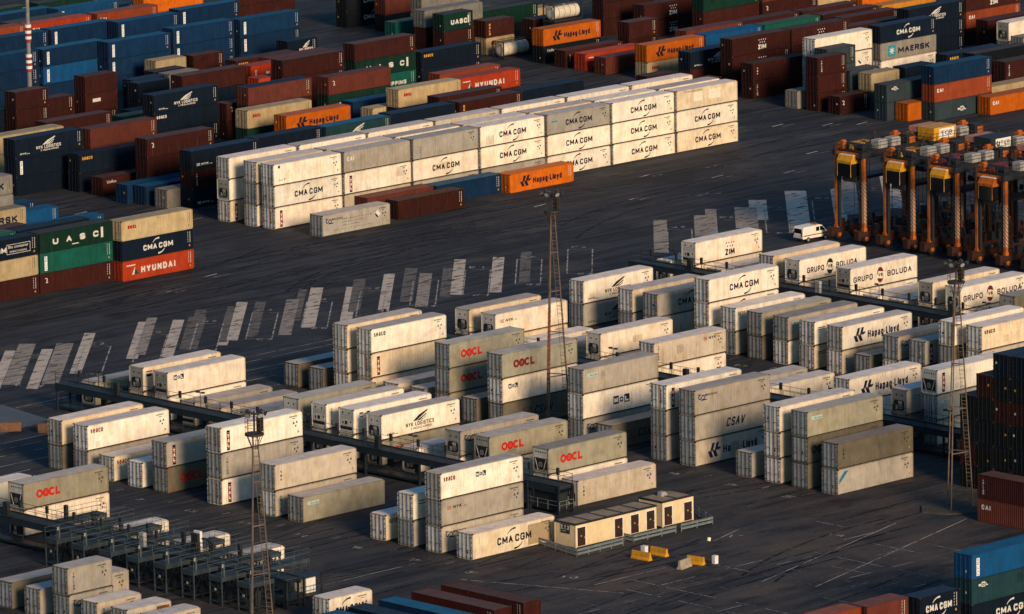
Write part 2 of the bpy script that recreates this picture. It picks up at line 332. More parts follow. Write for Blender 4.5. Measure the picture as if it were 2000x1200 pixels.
def hull(L, H, reefer):
    b = MB(); h = W / 2; a = L / 2 - .15; z0, z1 = .15, H - .11
    if reefer:
        xs = []; n = int(round(2 * a / .42))
        for i in range(n):
            x = -a + 2 * a * i / n
            xs += [(x, .024), (x + .012, .034), (x + .024, .024)]
        xs.append((a, .024))
    else:
        xs = []; n = int(round(2 * a / .29)); p = 2 * a / n
        for i in range(n):
            x = -a + p * i; xs += [(x, .02), (x + .30 * p, .02), (x + .5 * p, .056), (x + .8 * p, .056)]
        xs.append((a, .02))
    for s in (-1, 1):
        k = len(b.v)
        for x, d in xs: b.v += [(x, s * (h - d), z0), (x, s * (h - d), z1)]
        for i in range(len(xs) - 1):
            q = (k + 2 * i, k + 2 * i + 2, k + 2 * i + 3, k + 2 * i + 1); b.f.append(q if s < 0 else q[::-1]); b.m.append(0)
    b.box(-a, a, -h + .07, h - .07, .13, .18); b.box(a - .02, a + .08, -h + .08, h - .08, .16, H - .12)
    return b.mesh('body', PAINT)
def frame(L, H, reefer):
    b = MB(); h = W / 2; l = L / 2
    for sx in (-1, 1):
        for sy in (-1, 1):
            x0, x1 = sorted((sx * l * 1.0 - sx * .012, sx * (l - .16))); y0, y1 = sorted((sy * (h - .008), sy * (h - .12)))
            b.box(x0, x1, y0, y1, .118, H - .118)
            x0, x1 = sorted((sx * l, sx * (l - .18))); y0, y1 = sorted((sy * h, sy * (h - .162)))
            b.box(x0, x1, y0, y1, .0, .118, 1); b.box(x0, x1, y0, y1, H - .118, H, 1)
    for sy in (-1, 1):
        y0, y1 = sorted((sy * (h - .006), sy * (h - .10)))
        b.box(-l + .18, l - .18, y0, y1, .025, .15, 2 if reefer else 0); b.box(-l + .18, l - .18, y0, y1, H - .11, H - .02)
        for i in range(12 if L > 8 else 6) if reefer else ():
            x = -l + L * (i + .5) / (12 if L > 8 else 6); b.box(x - .05, x + .05, *sorted((sy * (h - .002), sy * (h - .05))), .0, .024, 1)
    for sx in (-1, 1):
        x0, x1 = sorted((sx * (l - .012), sx * (l - .10)))
        b.box(x0, x1, -h + .162, h - .162, .02, .15); b.box(x0, x1, -h + .162, h - .162, H - .115, H - .02)
    return b.mesh('frame', PAINT, CAST, RAILD)
CAST = plain('corner_casting', (.035, .030, .028), .6, .2); RAILD = plain('grimy_shade_rail', (.035, .027, .020), .7, 0, .4)  # rail grime deepened in colour to stand for shade in tier gaps
def roofm(L, H, reefer):
    b = MB(); h = W / 2 - .1; a = L / 2 - .1
    if reefer:
        n = 10 if L > 8 else 5
        for i in range(n):
            x0 = -a + 2 * a * i / n; b.box(x0 + .006, x0 + 2 * a / n - .006, -h, h, H - .10, H - .014)
        b.box(-a, a, -h + .02, h - .02, H - .10, H - .024)
    else:
        n = int(2 * a / .6)
        xs = []
        for i in range(n):
            x = -a + 2 * a * i / n; p = 2 * a / n; xs += [(x, .036), (x + .25 * p, .020), (x + .55 * p, .020), (x + .8 * p, .036)]
        xs.append((a, .036)); k = len(b.v)
        for x, d in xs: b.v += [(x, -h, H - d), (x, h, H - d)]
        for i in range(len(xs) - 1): b.f.append((k + 2 * i, k + 2 * i + 2, k + 2 * i + 3, k + 2 * i + 1)); b.m.append(0)
        b.box(-a, a, -h - .02, h + .02, H - .10, H - .045)
    return b.mesh('roof', ROOF)
def doorm(L, H, reefer, side):
    b = MB(); x = -L / 2; y0, y1 = sorted((side * .02, side * (W / 2 - .125))); z0, z1 = .17, H - .135
    b.box(x + .05, x + .09, y0, y1, z0, z1, 1)                      # gasket
    g = .035
    if reefer: b.box(x + .018, x + .05, y0 + g, y1 - g, z0 + g, z1 - g, 0)
    else:
        n = 5
        for i in range(n):
            za = z0 + g + (z1 - z0 - 2 * g) * i / n; zb = z0 + g + (z1 - z0 - 2 * g) * (i + 1) / n
            b.box(x + .024, x + .05, y0 + g, y1 - g, za + .03, zb - .03, 0)
        b.box(x + .036, x + .051, y0 + g, y1 - g, z0 + g, z1 - g, 0)
    return b.mesh('door', PAINT, GASKET)
def gearm(L, H, side):
    b = MB(); x = -L / 2
    for f in (.30, .80):
        y = side * (W / 2 - .12) * f
        b.box(x - .032, x + .010, y - .022, y + .022, .06, H - .05)
        for z in (.35, .95, H * .55, H - .45): b.box(x - .036, x + .017, y - .06, y + .06, z - .04, z + .04)
        b.box(x - .05, x - .033, y - .03 if side > 0 else y - .36, y + .36 if side > 0 else y + .03, 1.02 + .12 * f, 1.08 + .12 * f)
    for z in (.32, .85, 1.40, 1.95, H - .40):
        y = side * (W / 2 - .145); b.box(x - .02, x + .016, y - .06, y + .06, z - .06, z + .06)
    return b.mesh('locking_gear', INK)
GEARD = plain('locking_steel', (.24, .23, .225), .5, .2, .6, 3.0)
def unitm(L, H, v):
    b = MB(); x = -L / 2; a = W / 2 - .125
    b.box(x + .05, x + .09, -a, a, .16, H - .12, 0)
    if v == 0:                                                      # dark condenser recess in the lower half
        pts = [(-.80, .62), (-.62, .42), (.62, .42), (.80, .62), (.80, 1.35), (.62, 1.62), (-.62, 1.62), (-.80, 1.35)]
        b.prism([(p, q) for p, q in pts], 'x', x + .02, x + .06, 1)
        b.box(x - .0, x + .022, -.45, .10, 1.18, 1.52, 2); b.box(x + .005, x + .022, .2, .5, .55, 1.0, 2)
        b.box(x + .03, x + .052, -.85, .85, 1.80, 1.83, 2); b.box(x + .03, x + .052, -.6, -.45, 2.1, 2.3, 1); b.box(x + .03, x + .052, .3, .45, 2.1, 2.3, 1)
    elif v == 1:                                                    # panelled unit with small screens and a dark grille below
        b.box(x + .02, x + .05, -.95, .95, 1.0, 1.62, 0); b.box(x + .012, x + .03, -.2, .22, 1.08, 1.50, 1); b.box(x + .012, x + .03, .42, .62, 1.12, 1.42, 1)
        b.box(x + .012, x + .03, -.85, -.68, 1.3, 1.55, 1); b.box(x + .02, x + .052, -.92, .92, .50, .86, 1)
        for z in (1.7, 1.9, 2.12): b.box(x + .035, x + .052, -.9, .9, z, z + .025, 1)
        for y in (-.5, .55): b.box(x + .03, x + .052, y - .09, y + .09, 2.3, 2.5, 1)
    else:                                                           # open unit: dark frame with pipes and a bright ring
        b.box(x + .03, x + .055, -.98, .98, .32, 1.75, 1)
        for p, q in (((-.85, 1.65), (-.42, .45)), ((.85, 1.65), (.42, .45)), ((-.9, .40), (.9, .40))): b.bar((x + .01, *p), (x + .01, *q), .05, 4, 2)
        for k in range(5): b.box(x + .03, x + .05, -.8 + .36 * k, -.66 + .36 * k, 2.35, 2.5, 1)
    return b.mesh('refrigeration_unit', PAINT, GASKET, GREYM)
def fanm(L, v):
    b = MB(); x = -L / 2; c = (0, 1.02) if v else (-.25, .9)
    n = 14
    for i in range(n):
        t0, t1 = 2 * math.pi * i / n, 2 * math.pi * (i + 1) / n
        for r0_, r1_ in ((.22, .30), (.06, .12)):
            b.face([(x + .004, c[0] + r0_ * math.cos(t0), c[1] + r0_ * math.sin(t0)), (x + .004, c[0] + r0_ * math.cos(t1), c[1] + r0_ * math.sin(t1)), (x + .004, c[0] + r1_ * math.cos(t1), c[1] + r1_ * math.sin(t1)), (x + .004, c[0] + r1_ * math.cos(t0), c[1] + r1_ * math.sin(t0))])
    return b.mesh('fan', GREYM)
def marksm(L, H, light):
    """identity codes, warning triangles and stickers near the right end: too small to read"""
    b = MB(); y = -W / 2 + .012; l = L / 2; rr = random.Random(3)
    def q(x, z, w_, h_, m=0): b.face([(x, y, z), (x + w_, y, z), (x + w_, y, z + h_), (x, y, z + h_)], m)
    if light:
        for k in range(8): q(l - 1.95 + .15 * k, H - .50, .10, .13)
        for k in range(3): q(l - 1.5 + .15 * k, H - .72, .1, .1)
        for x, z in ((l - 1.30, H - 1.28), (l - .85, H - 1.22)): b.face([(x - .16, y, z), (x + .16, y, z), (x, y, z + .28)], 0)
        q(l - 1.1, H - 1.62, .16, .2); q(l - .72, .55, .2, .22, 1)
    else:
        for k in range(9): q(l - .62, H - .40 - .16 * k, .10, .10)
        for k in range(5): q(l - .95, H - .45 - .3 * k, .06, .18)
        q(l - .78, .40, .22, .24, 1)
    return b.mesh('markings', INK, STICK)
STICK = plain('yellow_sticker', (.42, .24, .05), .6)

RC = [(1, .78), (.8, 1), (.2, 1), (0, .8), (0, .2), (.2, 0), (.8, 0), (1, .22)]
GL = {'A': ([[(0, 0), (.5, 1), (1, 0)], [(.22, .36), (.78, .36)]], 1), 'B': ([[(0, 0), (0, 1), (.75, 1), (.95, .85), (.95, .65), (.75, .53), (0, .53)], [(.75, .53), (1, .38), (1, .15), (.8, 0), (0, 0)]], .9),
 'C': ([RC], .95), 'D': ([[(0, 0), (0, 1), (.65, 1), (1, .72), (1, .28), (.65, 0), (0, 0)]], .95), 'E': ([[(1, 1), (0, 1), (0, 0), (1, 0)], [(0, .53), (.85, .53)]], .8),
 'G': ([RC + [(1, .46), (.58, .46)]], 1), 'H': ([[(0, 0), (0, 1)], [(1, 0), (1, 1)], [(0, .52), (1, .52)]], .95), 'I': ([[(.5, 0), (.5, 1)]], .25), 'K': ([[(0, 0), (0, 1)], [(1, 1), (.05, .45)], [(.3, .6), (1, 0)]], .95),
 'L': ([[(0, 1), (0, 0), (1, 0)]], .8), 'M': ([[(0, 0), (0, 1), (.5, .22), (1, 1), (1, 0)]], 1.25), 'N': ([[(0, 0), (0, 1), (1, 0), (1, 1)]], 1), 'O': ([[(.2, 0), (0, .2), (0, .8), (.2, 1), (.8, 1), (1, .8), (1, .2), (.8, 0), (.2, 0)]], 1),
 'P': ([[(0, 0), (0, 1), (.78, 1), (1, .86), (1, .6), (.78, .46), (0, .46)]], .9), 'R': ([[(0, 0), (0, 1), (.78, 1), (1, .86), (1, .62), (.78, .48), (0, .48)], [(.55, .48), (1, 0)]], .95),
 'S': ([[(1, .82), (.8, 1), (.2, 1), (0, .84), (0, .66), (.2, .54), (.8, .46), (1, .34), (1, .16), (.8, 0), (.2, 0), (0, .18)]], .9), 'T': ([[(0, 1), (1, 1)], [(.5, 1), (.5, 0)]], .9), 'U': ([[(0, 1), (0, .2), (.2, 0), (.8, 0), (1, .2), (1, 1)]], .95),
 'V': ([[(0, 1), (.5, 0), (1, 1)]], 1), 'X': ([[(0, 0), (1, 1)], [(0, 1), (1, 0)]], 1), 'Y': ([[(0, 1), (.5, .45), (1, 1)], [(.5, .45), (.5, 0)]], 1), 'Z': ([[(0, 1), (1, 1), (0, 0), (1, 0)]], .95),
 'a': ([[(.1, .68), (.8, .70), (1, .55), (1, 0)], [(1, .40), (.2, .38), (0, .2), (.2, 0), (1, .08)]], .75), 'c': ([[(1, .60), (.8, .7), (.2, .7), (0, .5), (0, .2), (.2, 0), (.8, 0), (1, .1)]], .72), 'd': ([[(1, 1), (1, 0)], [(1, .15), (.75, 0), (.2, 0), (0, .2), (0, .5), (.2, .7), (.75, .7), (1, .55)]], .78),
 'e': ([[(0, .36), (1, .36), (1, .5), (.8, .7), (.2, .7), (0, .5), (0, .2), (.2, 0), (.95, .04)]], .75), 'g': ([[(1, .7), (1, -.15), (.8, -.3), (.1, -.3)], [(1, .55), (.75, .7), (.2, .7), (0, .5), (0, .2), (.2, 0), (.75, 0), (1, .15)]], .78), 'l': ([[(.5, 0), (.5, 1)]], .22), 'o': ([[(.2, 0), (0, .2), (0, .5), (.2, .7), (.8, .7), (1, .5), (1, .2), (.8, 0), (.2, 0)]], .78),
 'p': ([[(0, .7), (0, -.3)], [(0, .55), (.25, .7), (.8, .7), (1, .5), (1, .2), (.8, 0), (.25, 0), (0, .15)]], .78), 's': ([[(.95, .62), (.2, .7), (.05, .55), (.2, .38), (.8, .33), (.95, .16), (.8, 0), (.05, .06)]], .7), 't': ([[(.5, .95), (.5, .1), (.8, 0), (1, 0)], [(.1, .7), (1, .7)]], .5), 'x': ([[(0, 0), (1, .7)], [(0, .7), (1, 0)]], .75), 'y': ([[(0, .7), (.5, 0)], [(1, .7), (.4, -.3), (.1, -.3)]], .78), '-': ([[(0, .38), (1, .38)]], .4), ' ': ([], .45), '&': ([RC], .7), '.': ([[(.3, 0), (.7, .02)]], .18), '3': ([[(0, .85), (.2, 1), (.8, 1), (1, .85), (1, .65), (.75, .53), (.4, .53)], [(.75, .53), (1, .38), (1, .15), (.8, 0), (.2, 0), (0, .15)]], .85)}
def strokes(b, text, x, z, h, w_, t, y, sh=0.0):
    """words in straight strokes of one thickness 2t, filling the box w_ x h from (x, z)"""
    tot = sum(GL[c][1] for c in text); gap = .22; sc_ = w_ / (tot + gap * (len(text) - 1)); px = x; n = 0
    for c in text:
        pl, wd = GL[c]; wd *= sc_; wi = max(wd - 2 * t, .01)
        for line in pl:
            pts = [(px + t + wi * p, z + t + (h - 2 * t) * q) for p, q in line]
            for i in range(len(pts) - 1):
                (x0, z0), (x1, z1) = pts[i], pts[i + 1]; d = math.hypot(x1 - x0, z1 - z0)
                if d < 1e-6: continue
                ux, uz = (x1 - x0) / d * t, (z1 - z0) / d * t; e = .55
                q = [(x0 - ux * e + uz, z0 - uz * e - ux), (x1 + ux * e + uz, z1 + uz * e - ux), (x1 + ux * e - uz, z1 + uz * e + ux), (x0 - ux * e - uz, z0 - uz * e + ux)]
                yy = y - .0004 * (n % 9); n += 1
                b.face([(p + sh * (r_ - z), yy, r_) for p, r_ in q])
        px += wd + gap * sc_
def rect(b, x, z, w_, h_, y=None, sl=0): 
    y = YF if y is None else y
    b.face([(x, y, z), (x + w_, y, z), (x + w_ + sl, y, z + h_), (x + sl, y, z + h_)])
YF = -W / 2 + .014
def ring(b, cx, cz, r, a0, a1, t0, t1, n=12, y=None, sx=1.0):
    y = YF if y is None else y
    for i in range(n):
        q0 = a0 + (a1 - a0) * i / n; q1 = a0 + (a1 - a0) * (i + 1) / n
        w0 = t0 + (t1 - t0) * i / n; w1 = t0 + (t1 - t0) * (i + 1) / n
        f = lambda q, rr: (cx + sx * rr * math.cos(q), y, cz + rr * math.sin(q))
        pts = [f(q0, r - w0), f(q1, r - w1), f(q1, r + w1), f(q0, r + w0)]
        b.face(pts if a1 < a0 else pts[::-1])
def logo(code, L, H, col):
    """parts of one container's side lettering: (part name, mesh, colour, children)"""
    dk = dark(col); ink = LIGHTINK if dk else DARKINK; l = -L / 2; s = 1.0 if L > 8 else .62; k = H / 2.9; out = []
    def T(b, t, a, z, h, w_, bold=.02, sh=0, y=None):
        y = YF if y is None else y
        if all(c in GL for c in t): strokes(b, t, l + a, z * k, h * k, w_, h * (.075 + bold * 1.6), y, sh)
        else: b.add(txt(t), l + a, z * k, w_, h * k, sh, y)
    def vert(b, t, a, z, h, w_, pitch, bold=.03, y=None):
        for i, ch in enumerate(t): T(b, ch, a, z - pitch * i, h, w_ * (.45 if ch == 'I' else 1), bold, 0, y)
    def out1(name, b, c, ch=()): out.append((name, b.mesh(name, INK), c, list(ch)))
    def board(a, z, w_, h, c, name='board', y=None):
        b = MB(); rect(b, l + a, z * k, w_, h * k, y); return (name, b.mesh(name, INK), c, [])
    b = MB(); Y2 = YF - .006
    if code.startswith('cma') or code == 'eco':
        o = 3.65 if L > 8 else .95; ww = 5.0 if L > 8 else 3.8
        if code == 'eco': o = 1.9
        T(b, 'CMA', o, 1.02, .80, ww * .46, .025); T(b, 'CGM', o + ww * .53, 1.02, .80, ww * .48, .025); out1('lettering', b, ink)
        b = MB(); cx = l + o + ww * .52
        ring(b, cx, 1.42 * k, 1.10 * k, 2.6, 1.45, .03, .10, sx=1.15); ring(b, cx, 1.42 * k, 1.10 * k, -.5, -1.65, .03, .11, sx=1.15); out1('emblem', b, ink)
        if code == 'cmac': out.append(board(.9, 1.7, 1.2, .22, TEAL, 'emblem'))
        if code == 'cmap':
            out.append(board(8.2, .30, 3.4, 2.2, (.36, .27, .17, .9), 'repair_panel'))
        if code == 'eco':
            b = MB(); T(b, 'Bio container', 7.3, 1.55, .42, 3.3, .03, 0, Y2); T(b, 'BAMBOO FLOORING', 7.5, .95, .26, 2.8, .01, 0, Y2); lt = ('lettering', b.mesh('lettering', INK), ink, [])
            b = MB()
            for x, z, a_, c_ in ((7.0, .72, 3.9, .06), (7.0, 2.06, 3.9, .06), (7.0, .72, .06, 1.4), (10.84, .72, .06, 1.4)): rect(b, l + x, z * k, a_, c_ * k, YF - .002 * len(b.f))
            out.append(('outline', b.mesh('outline', INK), ink, [lt]))
    elif code == 'nykl':
        f = 1.0 if L > 8 else .62
        T(b, 'NYK LOGISTICS', 3.8 * f, .88, .48, 4.4 * f, .012); T(b, '& MEGACARRIER', 4.6 * f, .50, .26, 3.2 * f, .01); out1('lettering', b, ink)
        b = MB(); o = l + 4.9 * f
        for i, (x0, z0, x1, z1, t) in enumerate(((0, 1.45, 2.3, 2.55, .16), (.55, 1.45, 2.1, 2.12, .13), (1.0, 1.44, 1.95, 1.82, .10))):
            y = YF - .001 * i
            b.face([(o + x0 * f, y, z0 * k), (o + (x0 + .5) * f, y, z0 * k), (o + x1 * f, y, (z1 - t) * k), (o + x1 * f, y, z1 * k), (o + (x0 + .9) * f, y, (z0 + (z1 - z0) * .55) * k)])
        out1('emblem', b, ink)
        b = MB(); T(b, 'NYK', .9 * s, .42, .28, 1.1 * s, .03, .15); rect(b, l + 2.1 * s, .44 * k, .5 * s, .07); out1('lettering', b, ink)
    elif code in ('nyk', 'nykr'):
        a = .9 if code == 'nyk' else 8.4; z = .55 if col not in ('W', 'G', 'P') else (1.75 if code == 'nyk' else 2.0)
        T(b, 'NYK', a + .85, z, .36, 1.25, .03, .15); T(b, 'LINE', a + 2.3, z + .02, .12, .5, .02); out1('lettering', b, ink)
        b = MB()
        for i in range(3): rect(b, l + a, (z + .14 * i) * k, .62, .07)
        out1('emblem', b, RED if not dk else LIGHTINK)
        if code == 'nykr': b = MB(); vert(b, 'TRITON', .75, 2.25, .24, .2, .3); out1('lettering', b, ink)
    elif code in ('hl', 'hlx'):
        T(b, 'Hapag' if code == 'hl' else 'Ha', 4.45, .95, .92, 2.75 if code == 'hl' else 1.2, .016); T(b, '-Lloyd', 7.3, .95, .92, 2.6, .016); out1('lettering', b, NAVY if not dk else DARKINK)
        b = MB(); o = l + 2.0; c = NAVY if not dk else DARKINK
        for x in (.42, 1.10):
            b.face([(o + x, YF, 1.55 * k), (o + x + .42, YF, 1.55 * k), (o + x + .72, YF, 2.35 * k), (o + x + .30, YF, 2.35 * k)])
        b.face([(o, YF, 1.45 * k), (o + 1.85, YF, 1.45 * k), (o + 1.85, YF, 1.54 * k), (o + .42, YF, 1.54 * k)])
        for x in (0, .75): b.face([(o + x, YF, 1.44 * k), (o + x + .35, YF, .72 * k), (o + x + .85, YF, .72 * k), (o + x + .55, YF, 1.44 * k)])
        b.face([(o + 1.5, YF, 1.55 * k), (o + 2.0, YF, 1.55 * k), (o + 2.08, YF, 1.78 * k), (o + 1.62, YF, 1.78 * k)])
        out1('emblem', b, c)
        if code == 'hlx': out.append(board(5.7, .62, 1.4, 1.35, (.36, .30, .23, .6), 'repair_panel'))
    elif code in ('oocl', 'oocr', 'oocd'):
        o = 1.9; c = {'oocl': RED, 'oocr': DRED, 'oocd': DRED}[code]
        if col == 'D': c = (.05, .03, .03, 1)  # letters darkened to match the shade painted into D sides
        if code == 'oocl': c = (.50, .018, .010, 1)
        if code == 'oocd': o = .6
        for i in (0, 1): ring(b, l + o + .45 + .90 * i, 1.50 * k, .34 * k, 0, -2 * math.pi, .135, .135, 20)
        ring(b, l + o + 2.22, 1.50 * k, .34 * k, -.75, -5.55, .135, .135, 18)
        rect(b, l + o + 2.70, 1.03 * k, .29, .94 * k); rect(b, l + o + 2.99, 1.03 * k, .40, .27 * k); out1('lettering', b, c)
        b = MB()
        for i in range(5):
            q = math.pi / 2 + i * 2 * math.pi / 5; b.face([(l + o + 1.35, YF, 1.5 * k), (l + o + 1.35 + .16 * math.cos(q - .5), YF, 1.5 * k + .16 * math.sin(q - .5)), (l + o + 1.35 + .24 * math.cos(q), YF, 1.5 * k + .24 * math.sin(q)), (l + o + 1.35 + .16 * math.cos(q + .5), YF, 1.5 * k + .16 * math.sin(q + .5))][::-1])
        out1('emblem', b, c)
    elif code == 'oocs': T(b, 'OOCL', 1.1, 1.65, .52, 1.5, .05); out1('lettering', b, RED)
    elif code in ('molb', 'molx', 'mols', 'mol', 'seamol'):
        a, z, q = {'molb': (4.9, 1.0, .95), 'molx': (1.0, 1.65, .55), 'mols': (1.0, 1.85, .58), 'mol': (4.8, .9, .72), 'seamol': (5.2, 1.7, .55)}[code]
        a *= s if code == 'mol' else 1
        for i, ch in enumerate('MOL'):
            pa = NAVY if i != 1 else (.70, .68, .62, 1); ia = (.70, .68, .62, 1) if i != 1 else NAVY
            b = MB(); T(b, ch, a + q * i * .92 + q * .14, z + q * .16, q * .62, q * .6, .04, 0, YF - .006)
            lt = ('lettering', b.mesh('lettering', INK), ia, [])
            b = MB(); rect(b, l + a + q * i * .92, z * k, q * .9, q * k); out.append(('letter_board', b.mesh('letter_board', INK), pa, [lt]))
        if code == 'seamol': b = MB(); T(b, 'seaco', .45, 1.95, .62, 1.7, .012); out1('lettering', b, DRED)
    elif code in ('sear', 'sead', 'seay', 'sear2', 'seal', 'ges', 'gesx'):
        t = 'GESEACO' if code.startswith('ges') else 'seaco'; c = {'sear': DRED, 'sead': DARKINK, 'seay': YEL_I, 'sear2': LIGHTINK, 'seal': (.06, .02, .02, 1)}.get(code, DARKINK)
        T(b, t, .5, 1.95, .62 if t == 'seaco' else .42, 1.85 if t == 'seaco' else 2.5, .012); out1('lettering', b, c)
        if code == 'sear2': out.append(board(.1, 2.0, .5, .3, RED, 'emblem'))
    elif code in ('csav', 'csad', 'csax', 'csavx'):
        a = {'csav': 5.0}.get(code, 4.2)
        T(b, 'CSAV', a, .92, 1.0, 2.9, .012, .28); out1('lettering', b, DARKINK if col != 'D' else (.02, .026, .04, 1))
        if code != 'csav' or col == 'D':
            b = MB(); o = l + a - 1.75; c = DRED
            for i, (x, z, ww, hh) in enumerate(((0, .9, 1.4, .07), (0, 1.85, 1.4, .07), (0, .9, .07, 1.0), (1.33, .9, .07, 1.0))): rect(b, o + x, z * k, ww, hh * k, YF - .001 * i)
            b.face([(o, YF - .005, .95 * k), (o + .08, YF - .005, .92 * k), (o + 1.4, YF - .005, 1.87 * k), (o + 1.3, YF - .005, 1.9 * k)]); b.face([(o, YF - .006, 1.87 * k), (o + 1.32, YF - .006, .92 * k), (o + 1.4, YF - .006, .97 * k), (o + .08, YF - .006, 1.9 * k)])
            out1('emblem', b, c)
    elif code in ('cro', 'cros'):
        T(b, 'CRONOS', 1.75, 2.02, .26, 1.9, .02); out1('lettering', b, DARKINK)
        b = MB(); o = l + .55
        ring(b, o + .35, 2.0 * k, .22, .3, -4.6, .06, .06, 10); ring(b, o + .85, 1.95 * k, .24, 2.6, -2.4, .07, .05, 10, YF - .001); rect(b, o + .5, 1.6 * k, .9, .12, YF - .002, .1); rect(b, o + .1, 2.26 * k, .5, .1, YF - .003, -.1); rect(b, o + 1.0, 2.12 * k, .4, .12, YF - .004, .25)
        out1('emblem', b, (.006, .016, .06, 1))
        if code == 'cros':
            b = MB(); rr = random.Random(5)
            for r_ in range(3):
                for i in range(16 - 3 * r_): rect(b, l + 3.6 + .33 * i, (1.9 - .42 * r_) * k, rr.uniform(.1, .24), rr.uniform(.06, .16))
            for i in range(22): rect(b, l + 2.0 + .34 * i, .62 * k, rr.uniform(.1, .25), rr.uniform(.03, .1))
            out1('lettering', b, (.12, .11, .10, 1)); out.append(imo(l + 9.9, 1.75 * k))
    elif code == 'hyu':
        for i, ch in enumerate('HYUNDAI'): T(b, ch, 3.15 + .93 * i + (.03 if ch == 'I' else 0), .85, .95, .24 if ch == 'I' else .70, .03)
        out1('lettering', b, LIGHTINK)
        b = MB(); b.face([(l + 1.6, YF, .80 * k), (l + 2.85, YF, .80 * k), (l + 2.1, YF, 1.85 * k)]); lt = MB(); lt.face([(l + 1.98, YF - .006, .80 * k), (l + 2.85, YF - .006, .80 * k), (l + 2.15, YF - .006, 1.75 * k)]); out1('emblem', b, LIGHTINK, [('emblem_face', lt.mesh('emblem_face', INK), (.01, .06, .05, 1), [])])
        out.append(board(.7, 2.1, 1.5, .16, LIGHTINK, 'markings'))
    elif code == 'uasc':
        for i, ch in enumerate('UASC'): T(b, ch, 2.2 + 2.25 * i, 1.0, .86, .92, .035)
        out1('lettering', b, LIGHTINK); out.append(board(10.25, .75, .38, 1.5, LIGHTINK, 'letter_board')); out.append(board(5.4, .52, 1.1, .14, LIGHTINK, 'markings'))
    elif code == 'uas2': T(b, 'UASC', 1.5, .95, .85, 3.4, .04); out1('lettering', b, LIGHTINK); out.append(board(5.0, .9, .3, 1.3, LIGHTINK, 'letter_board'))
    elif code == 'tal':
        lt = MB(); vert(lt, 'TAL', .99, 1.62, .42, .34, .5, .05, Y2); p = ('lettering', lt.mesh('lettering', INK), (.70, .66, .58, 1), [])
        nb = MB(); rect(nb, l + .92, 2.22 * k, .48, .26 * k); rect(nb, l + .92, .26 * k, .48, .22 * k)
        out.append(('strip_end', nb.mesh('strip_end', INK), NAVY, [])); pb = board(.92, .50, .48, 1.70, (.22, .014, .016, 1), 'letter_board'); out.append((*pb[:3], [p]))
    elif code in ('tri', 'texc', 'tex', 'texd', 'txv', 'gold', 'hll', 'lab', 'txr', 'txt', 'cap2', 'cubd', 'cube', 'codes', 'flag', 'bar', 'blu', 'ptch', 'chi', 'cai', 'imo', 'zim', 'zimb', 'mae', 'bol', 'bolp', 'cap', 'rust', 'str'):
        if code == 'tri': vert(b, 'TRITON', .75, 2.05, .25, .22, .31); out1('lettering', b, ink)
        elif code == 'tex': vert(b, 'tex', .85, 1.9, .30, .24, .42); out1('lettering', b, ink)
        elif code == 'texc': ring(b, l + .9 * s + .1, 1.95 * k, .2, 2.4, -1.4, .05, .07, 8); rect(b, l + .95 * s, 1.5 * k, .35, .1, YF - .002); out1('emblem', b, LIGHTINK if dk else ink)
        elif code == 'texd': vert(b, 'tex', 1.0, 1.7, .24, .2, .34); out1('lettering', b, ink)
        elif code == 'txv': vert(b, 'tex', 1.3, 1.5, .24, .18, .34); out1('lettering', b, (.08, .07, .06, 1))
        elif code == 'gold': vert(b, 'GOLD', .75, 1.95, .42, .34, .52, .04); out1('lettering', b, YEL_I)
        elif code == 'hll': T(b, 'Uniflex', .8, 1.9, .45, 1.7, .03); out1('lettering', b, LIGHTINK)
        elif code == 'lab': out.append(board(1.4, 1.5, 1.5, .55, LIGHTINK, 'label_plate'))
        elif code == 'txr': T(b, 'TEXTAINER', .5, 2.25, .3, 2.4, .02); out1('lettering', b, DRED)
        elif code == 'txt': rect(b, l + .7, 2.05, 1.2, .1); rect(b, l + .7, 1.85, 1.2, .08); out1('markings', b, ink)
        elif code == 'cap2': T(b, 'CAP', .7, 1.5, .5, 1.6, .03, .3); out1('lettering', b, ink)
        elif code in ('cube', 'cubd'):
            T(b, 'SeaCube', 1.15, 1.97, .26, 1.15, .03, 0, Y2); lt = ('lettering', b.mesh('lettering', INK), (.02, .03, .04, 1), []); pb = board(.7, 1.9, 1.7, .40, (.42, .55, .52, 1), 'emblem'); out.append((*pb[:3], [lt]))
        elif code == 'flag': out.append(board(.55, 2.25, .95, .16, RED, 'emblem')); out.append(board(.55, 1.75, .85, .3, DARKINK, 'emblem'))
        elif code == 'bar': out.append(board(.85, 2.3, .35, .35, DARKINK, 'sticker')); T(b, 'Joo 8', .8, .45, .45, 1.3, .03, .2); out1('lettering', b, (.10, .10, .08, 1))
        elif code == 'blu':
            b.face([(l + .25, YF, 1.25), (l + .25, YF, 1.75), (l + 1.1, YF, 2.6), (l + 1.75, YF, 2.6)]); out1('stripe', b, (.02, .16, .30, 1))
        elif code == 'ptch':
            out.append(board(3.4, 1.0, 1.8, 1.3, (.80, .72, .56, .3), 'repair_panel')); out.append(board(6.4, 1.0, 2.4, 1.4, (.80, .72, .56, .3), 'repair_panel')); T(b, 'FOR BANANA CARRIERS', 1.6, 2.45, .22, 3.6, .01); out1('lettering', b, (.08, .07, .06, 1))
        elif code == 'chi':
            if L < 8: vert(b, 'CSC', .9, 1.7, .42, .3, .55); T(b, 'N', 3.0, 1.0, .7, .6, .05, .2)
            else: T(b, 'CHINA SHIPPING', 2.0, .8, .7, 8.2, .04)
            out1('lettering', b, LIGHTINK)
        elif code == 'cai': T(b, 'CAI', .6, 1.55, .62, 1.25, .045); out1('lettering', b, LIGHTINK)
        elif code == 'imo': out.append(imo(l + 9.7, 1.4 * k))
        elif code in ('zim', 'zimb'):
            c = NAVY if code == 'zimb' else LIGHTINK
            T(b, 'ZIM', 5.45, .50, .78, 1.7, .03); out1('lettering', b, c); b = MB()
